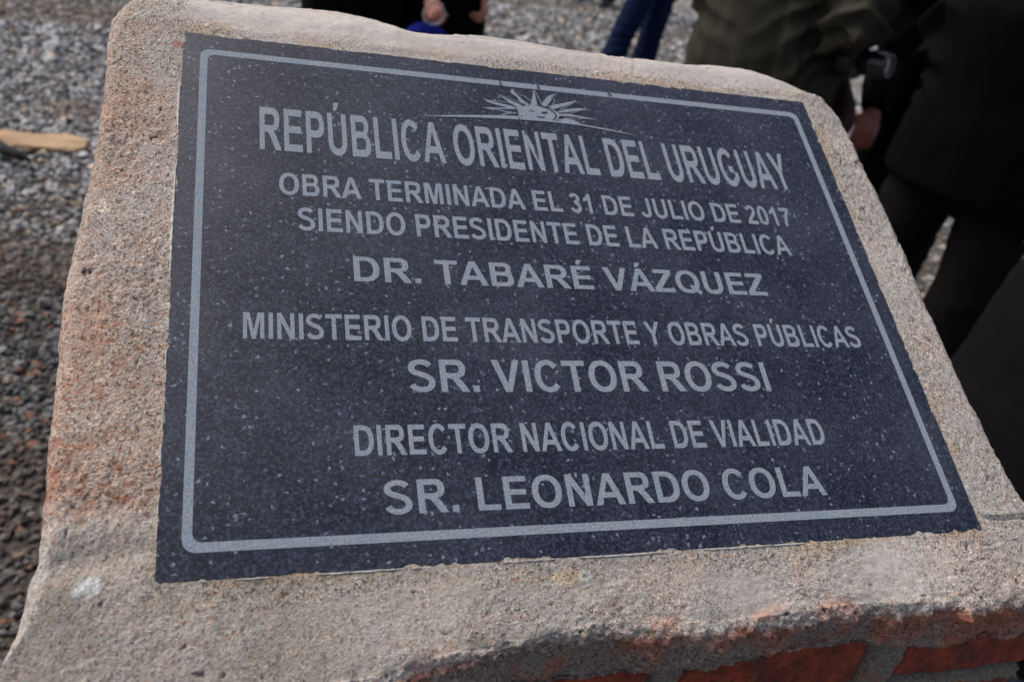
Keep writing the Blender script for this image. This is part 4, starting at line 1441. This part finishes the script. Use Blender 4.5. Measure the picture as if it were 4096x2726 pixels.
def lathe(prof, n=28):
    V, F = [], []
    for x, r in prof:
        for k in range(n):
            a = 2 * math.pi * k / n
            V.append((x, r * math.cos(a), r * math.sin(a)))
    for i in range(len(prof) - 1):
        for k in range(n):
            F.append((i * n + k, i * n + (k + 1) % n, (i + 1) * n + (k + 1) % n, (i + 1) * n + k))
    return np.array(V), np.array(F)

def build_camera():
    c = ray_point(3440, 245, 2.72)
    t = thing("photo_camera", "black camera with a glossy lens barrel, between the olive parka and the black coat", "camera")
    ax = (ray_point(3560, 265, 2.66) - c).normalized()
    up_ = Vector((0, 0, 1))
    y = up_.cross(ax).normalized()
    z = ax.cross(y)
    t.matrix_world = Matrix(((ax.x, y.x, z.x, c.x), (ax.y, y.y, z.y, c.y), (ax.z, y.z, z.z, c.z), (0, 0, 0, 1)))
    blk = mat_simple("black_camera_plastic", (0.008, 0.008, 0.009), 0.45)
    gl = mat_simple("glossy_black_barrel", (0.012, 0.013, 0.017), 0.22, coat=0.3)
    P, R = subdiv([(-.055, 0, 0), (-.045, 0, 0), (-.005, 0, 0), (0.006, 0, 0)], [(.030, .045), (.055, .070), (.055, .070), (.045, .050)], 3)
    hump = tube([(-.045, 0, .04), (-.025, 0, .052), (-.003, 0, .045)], [(.018, .03), (.018, .035), (.015, .028)], 12)
    grip = tube([(-.025, .062, -.045), (-.02, .068, 0), (-.025, .062, .035)], [(.016, .018), (.020, .020), (.015, .016)], 10)
    link("camera_body", union_mesh("camera_body", [tube(P, R, 20), hump, grip], 0.004, None, 1), blk, t)
    V, F = lathe([(0.0, 0.0), (0.0, .036), (.014, .037), (.016, .040), (.040, .040), (.042, .042), (.050, .042), (.052, .040), (.085, .040), (.094, .036), (.098, .033), (.088, .031), (.086, 0.0)])
    link("lens_barrel", mesh_np("lens_barrel", V, F), gl, t)
    V, F = lathe([(.0875, 0.0), (.0885, .015), (.0880, .0305)])
    link("lens_glass", mesh_np("lens_glass", V, F), mat_simple("lens_glass", (0.01, 0.012, 0.02), 0.05, coat=1.0), t)
build_camera()

def build_satchel():
    a, b = ray_point(3360, 300, 2.95), ray_point(3335, 560, 2.95)
    m = (a + b) / 2
    t = thing("shoulder_bag", "dark maroon leather bag hanging behind the olive parka's hem", "bag", (m.x, m.y, m.z))
    la, lb = a - m, b - m
    P, R = subdiv([tuple(la + Vector((0, 0, .03))), tuple(la * .55 + Vector((.008, 0, 0))), (0.012, 0, 0), tuple(lb * .6 + Vector((.008, 0, 0))), tuple(lb)], [(.008, .02), (.022, .05), (.028, .07), (.028, .07), (.014, .04)], 5)
    link("bag_body", union_mesh("bag_body", [tube(P, R, 14)], 0.006), mat_simple("maroon_leather", (0.022, 0.0045, 0.0035), 0.6), t)
    top = la + Vector((0, 0, .02))
    P, R = subdiv([tuple(top), tuple(top + Vector((-.05, .02, .25))), tuple(top + Vector((-.12, .03, .48)))], [(.012, .003)] * 3, 4)
    link("strap", union_mesh("strap", [tube(P, R, 8)], 0.003, None, 1), mat_simple("maroon_leather_strap", (0.02, 0.0045, 0.0035), 0.6), t)
build_satchel()

def build_plank():
    a = Vector((-0.500, 3.335, -0.006)); b = Vector((-2.2, 3.36, -0.006))
    d = (b - a).normalized()
    ang = math.atan2(d.y, d.x)
    n = 60
    V, F = [], []
    for i in range(n):
        x = (b - a).length * i / (n - 1)
        tp = 1 - 0.45 * math.exp(-x / 0.05)
        for j, (yy, zz) in enumerate(((-.078, .0), (-.082, .024), (-.074, .024), (-.02, .026), (.03, .025), (.074, .023), (.082, .016), (.078, .0))):
            w = 0.010 * math.sin(x * 7 + j * .5) + 0.007 * math.sin(x * 29 + 2 * j) + 0.004 * math.sin(x * 83 + 5 * j)
            V.append((x, yy * tp + w, zz + 0.006 + 0.003 * math.sin(x * 13 + j * .6)))
    F = [(i * 8 + j, i * 8 + j + 1, (i + 1) * 8 + j + 1, (i + 1) * 8 + j) for i in range(n - 1) for j in range(7)] + [tuple(range(8))[::-1]]
    me = bpy.data.meshes.new("wooden_plank")
    me.from_pydata(V, [], F)
    m, nt, bb = new_mat("weathered_tan_wood")
    oc = objcoord(nt)
    mp = nd(nt, "ShaderNodeMapping")
    mp.inputs['Scale'].default_value = (1.6, 14, 14)
    nt.links.new(oc, mp.inputs['Vector'])
    n1 = tex_noise(nt, mp.outputs[0], 3.0, 5, 0.65)
    c = ramp(nt, n1.outputs[0], [(0.3, (0.17, 0.10, 0.055)), (0.48, (0.33, 0.22, 0.125)), (0.62, (0.42, 0.28, 0.16)), (0.76, (0.30, 0.25, 0.20))])
    nt.links.new(c.outputs[0], bb.inputs['Base Color'])
    bb.inputs['Roughness'].default_value = 0.85
    o = link("wooden_plank", me, m, None, label="weathered tan wooden plank lying on the gravel at the left edge", category="plank")
    o.location = a
    o.rotation_euler = (0, 0, ang)
build_plank()

def build_hose():
    pts = [ray_point(-420, 395, 3.42), ray_point(-200, 470, 3.40), ray_point(-60, 540, 3.37), ray_point(20, 594, 3.30), ray_point(75, 620, 3.29), ray_point(118, 640, 3.29)]
    pts = [Vector((p.x, p.y, max(0.022, min(p.z, .05)))) for p in pts]
    P, R = subdiv([tuple(p - pts[-1]) for p in pts], [(.024, .024), (.024, .024), (.024, .024), (.022, .022), (.018, .018), (.009, .009)], 5)
    V, F = tube(P, R, 12)
    me = bpy.data.meshes.new("rubber_hose")
    me.from_pydata([tuple(v) for v in V], [], F)
    me.polygons.foreach_set("use_smooth", np.ones(len(me.polygons), dtype=bool))
    o = link("rubber_hose", me, mat_simple("black_rubber", (0.006, 0.006, 0.006), 0.9), None, label="end of a thick black hose lying on the gravel in front of the plank", category="hose")
    o.location = pts[-1]
build_hose()
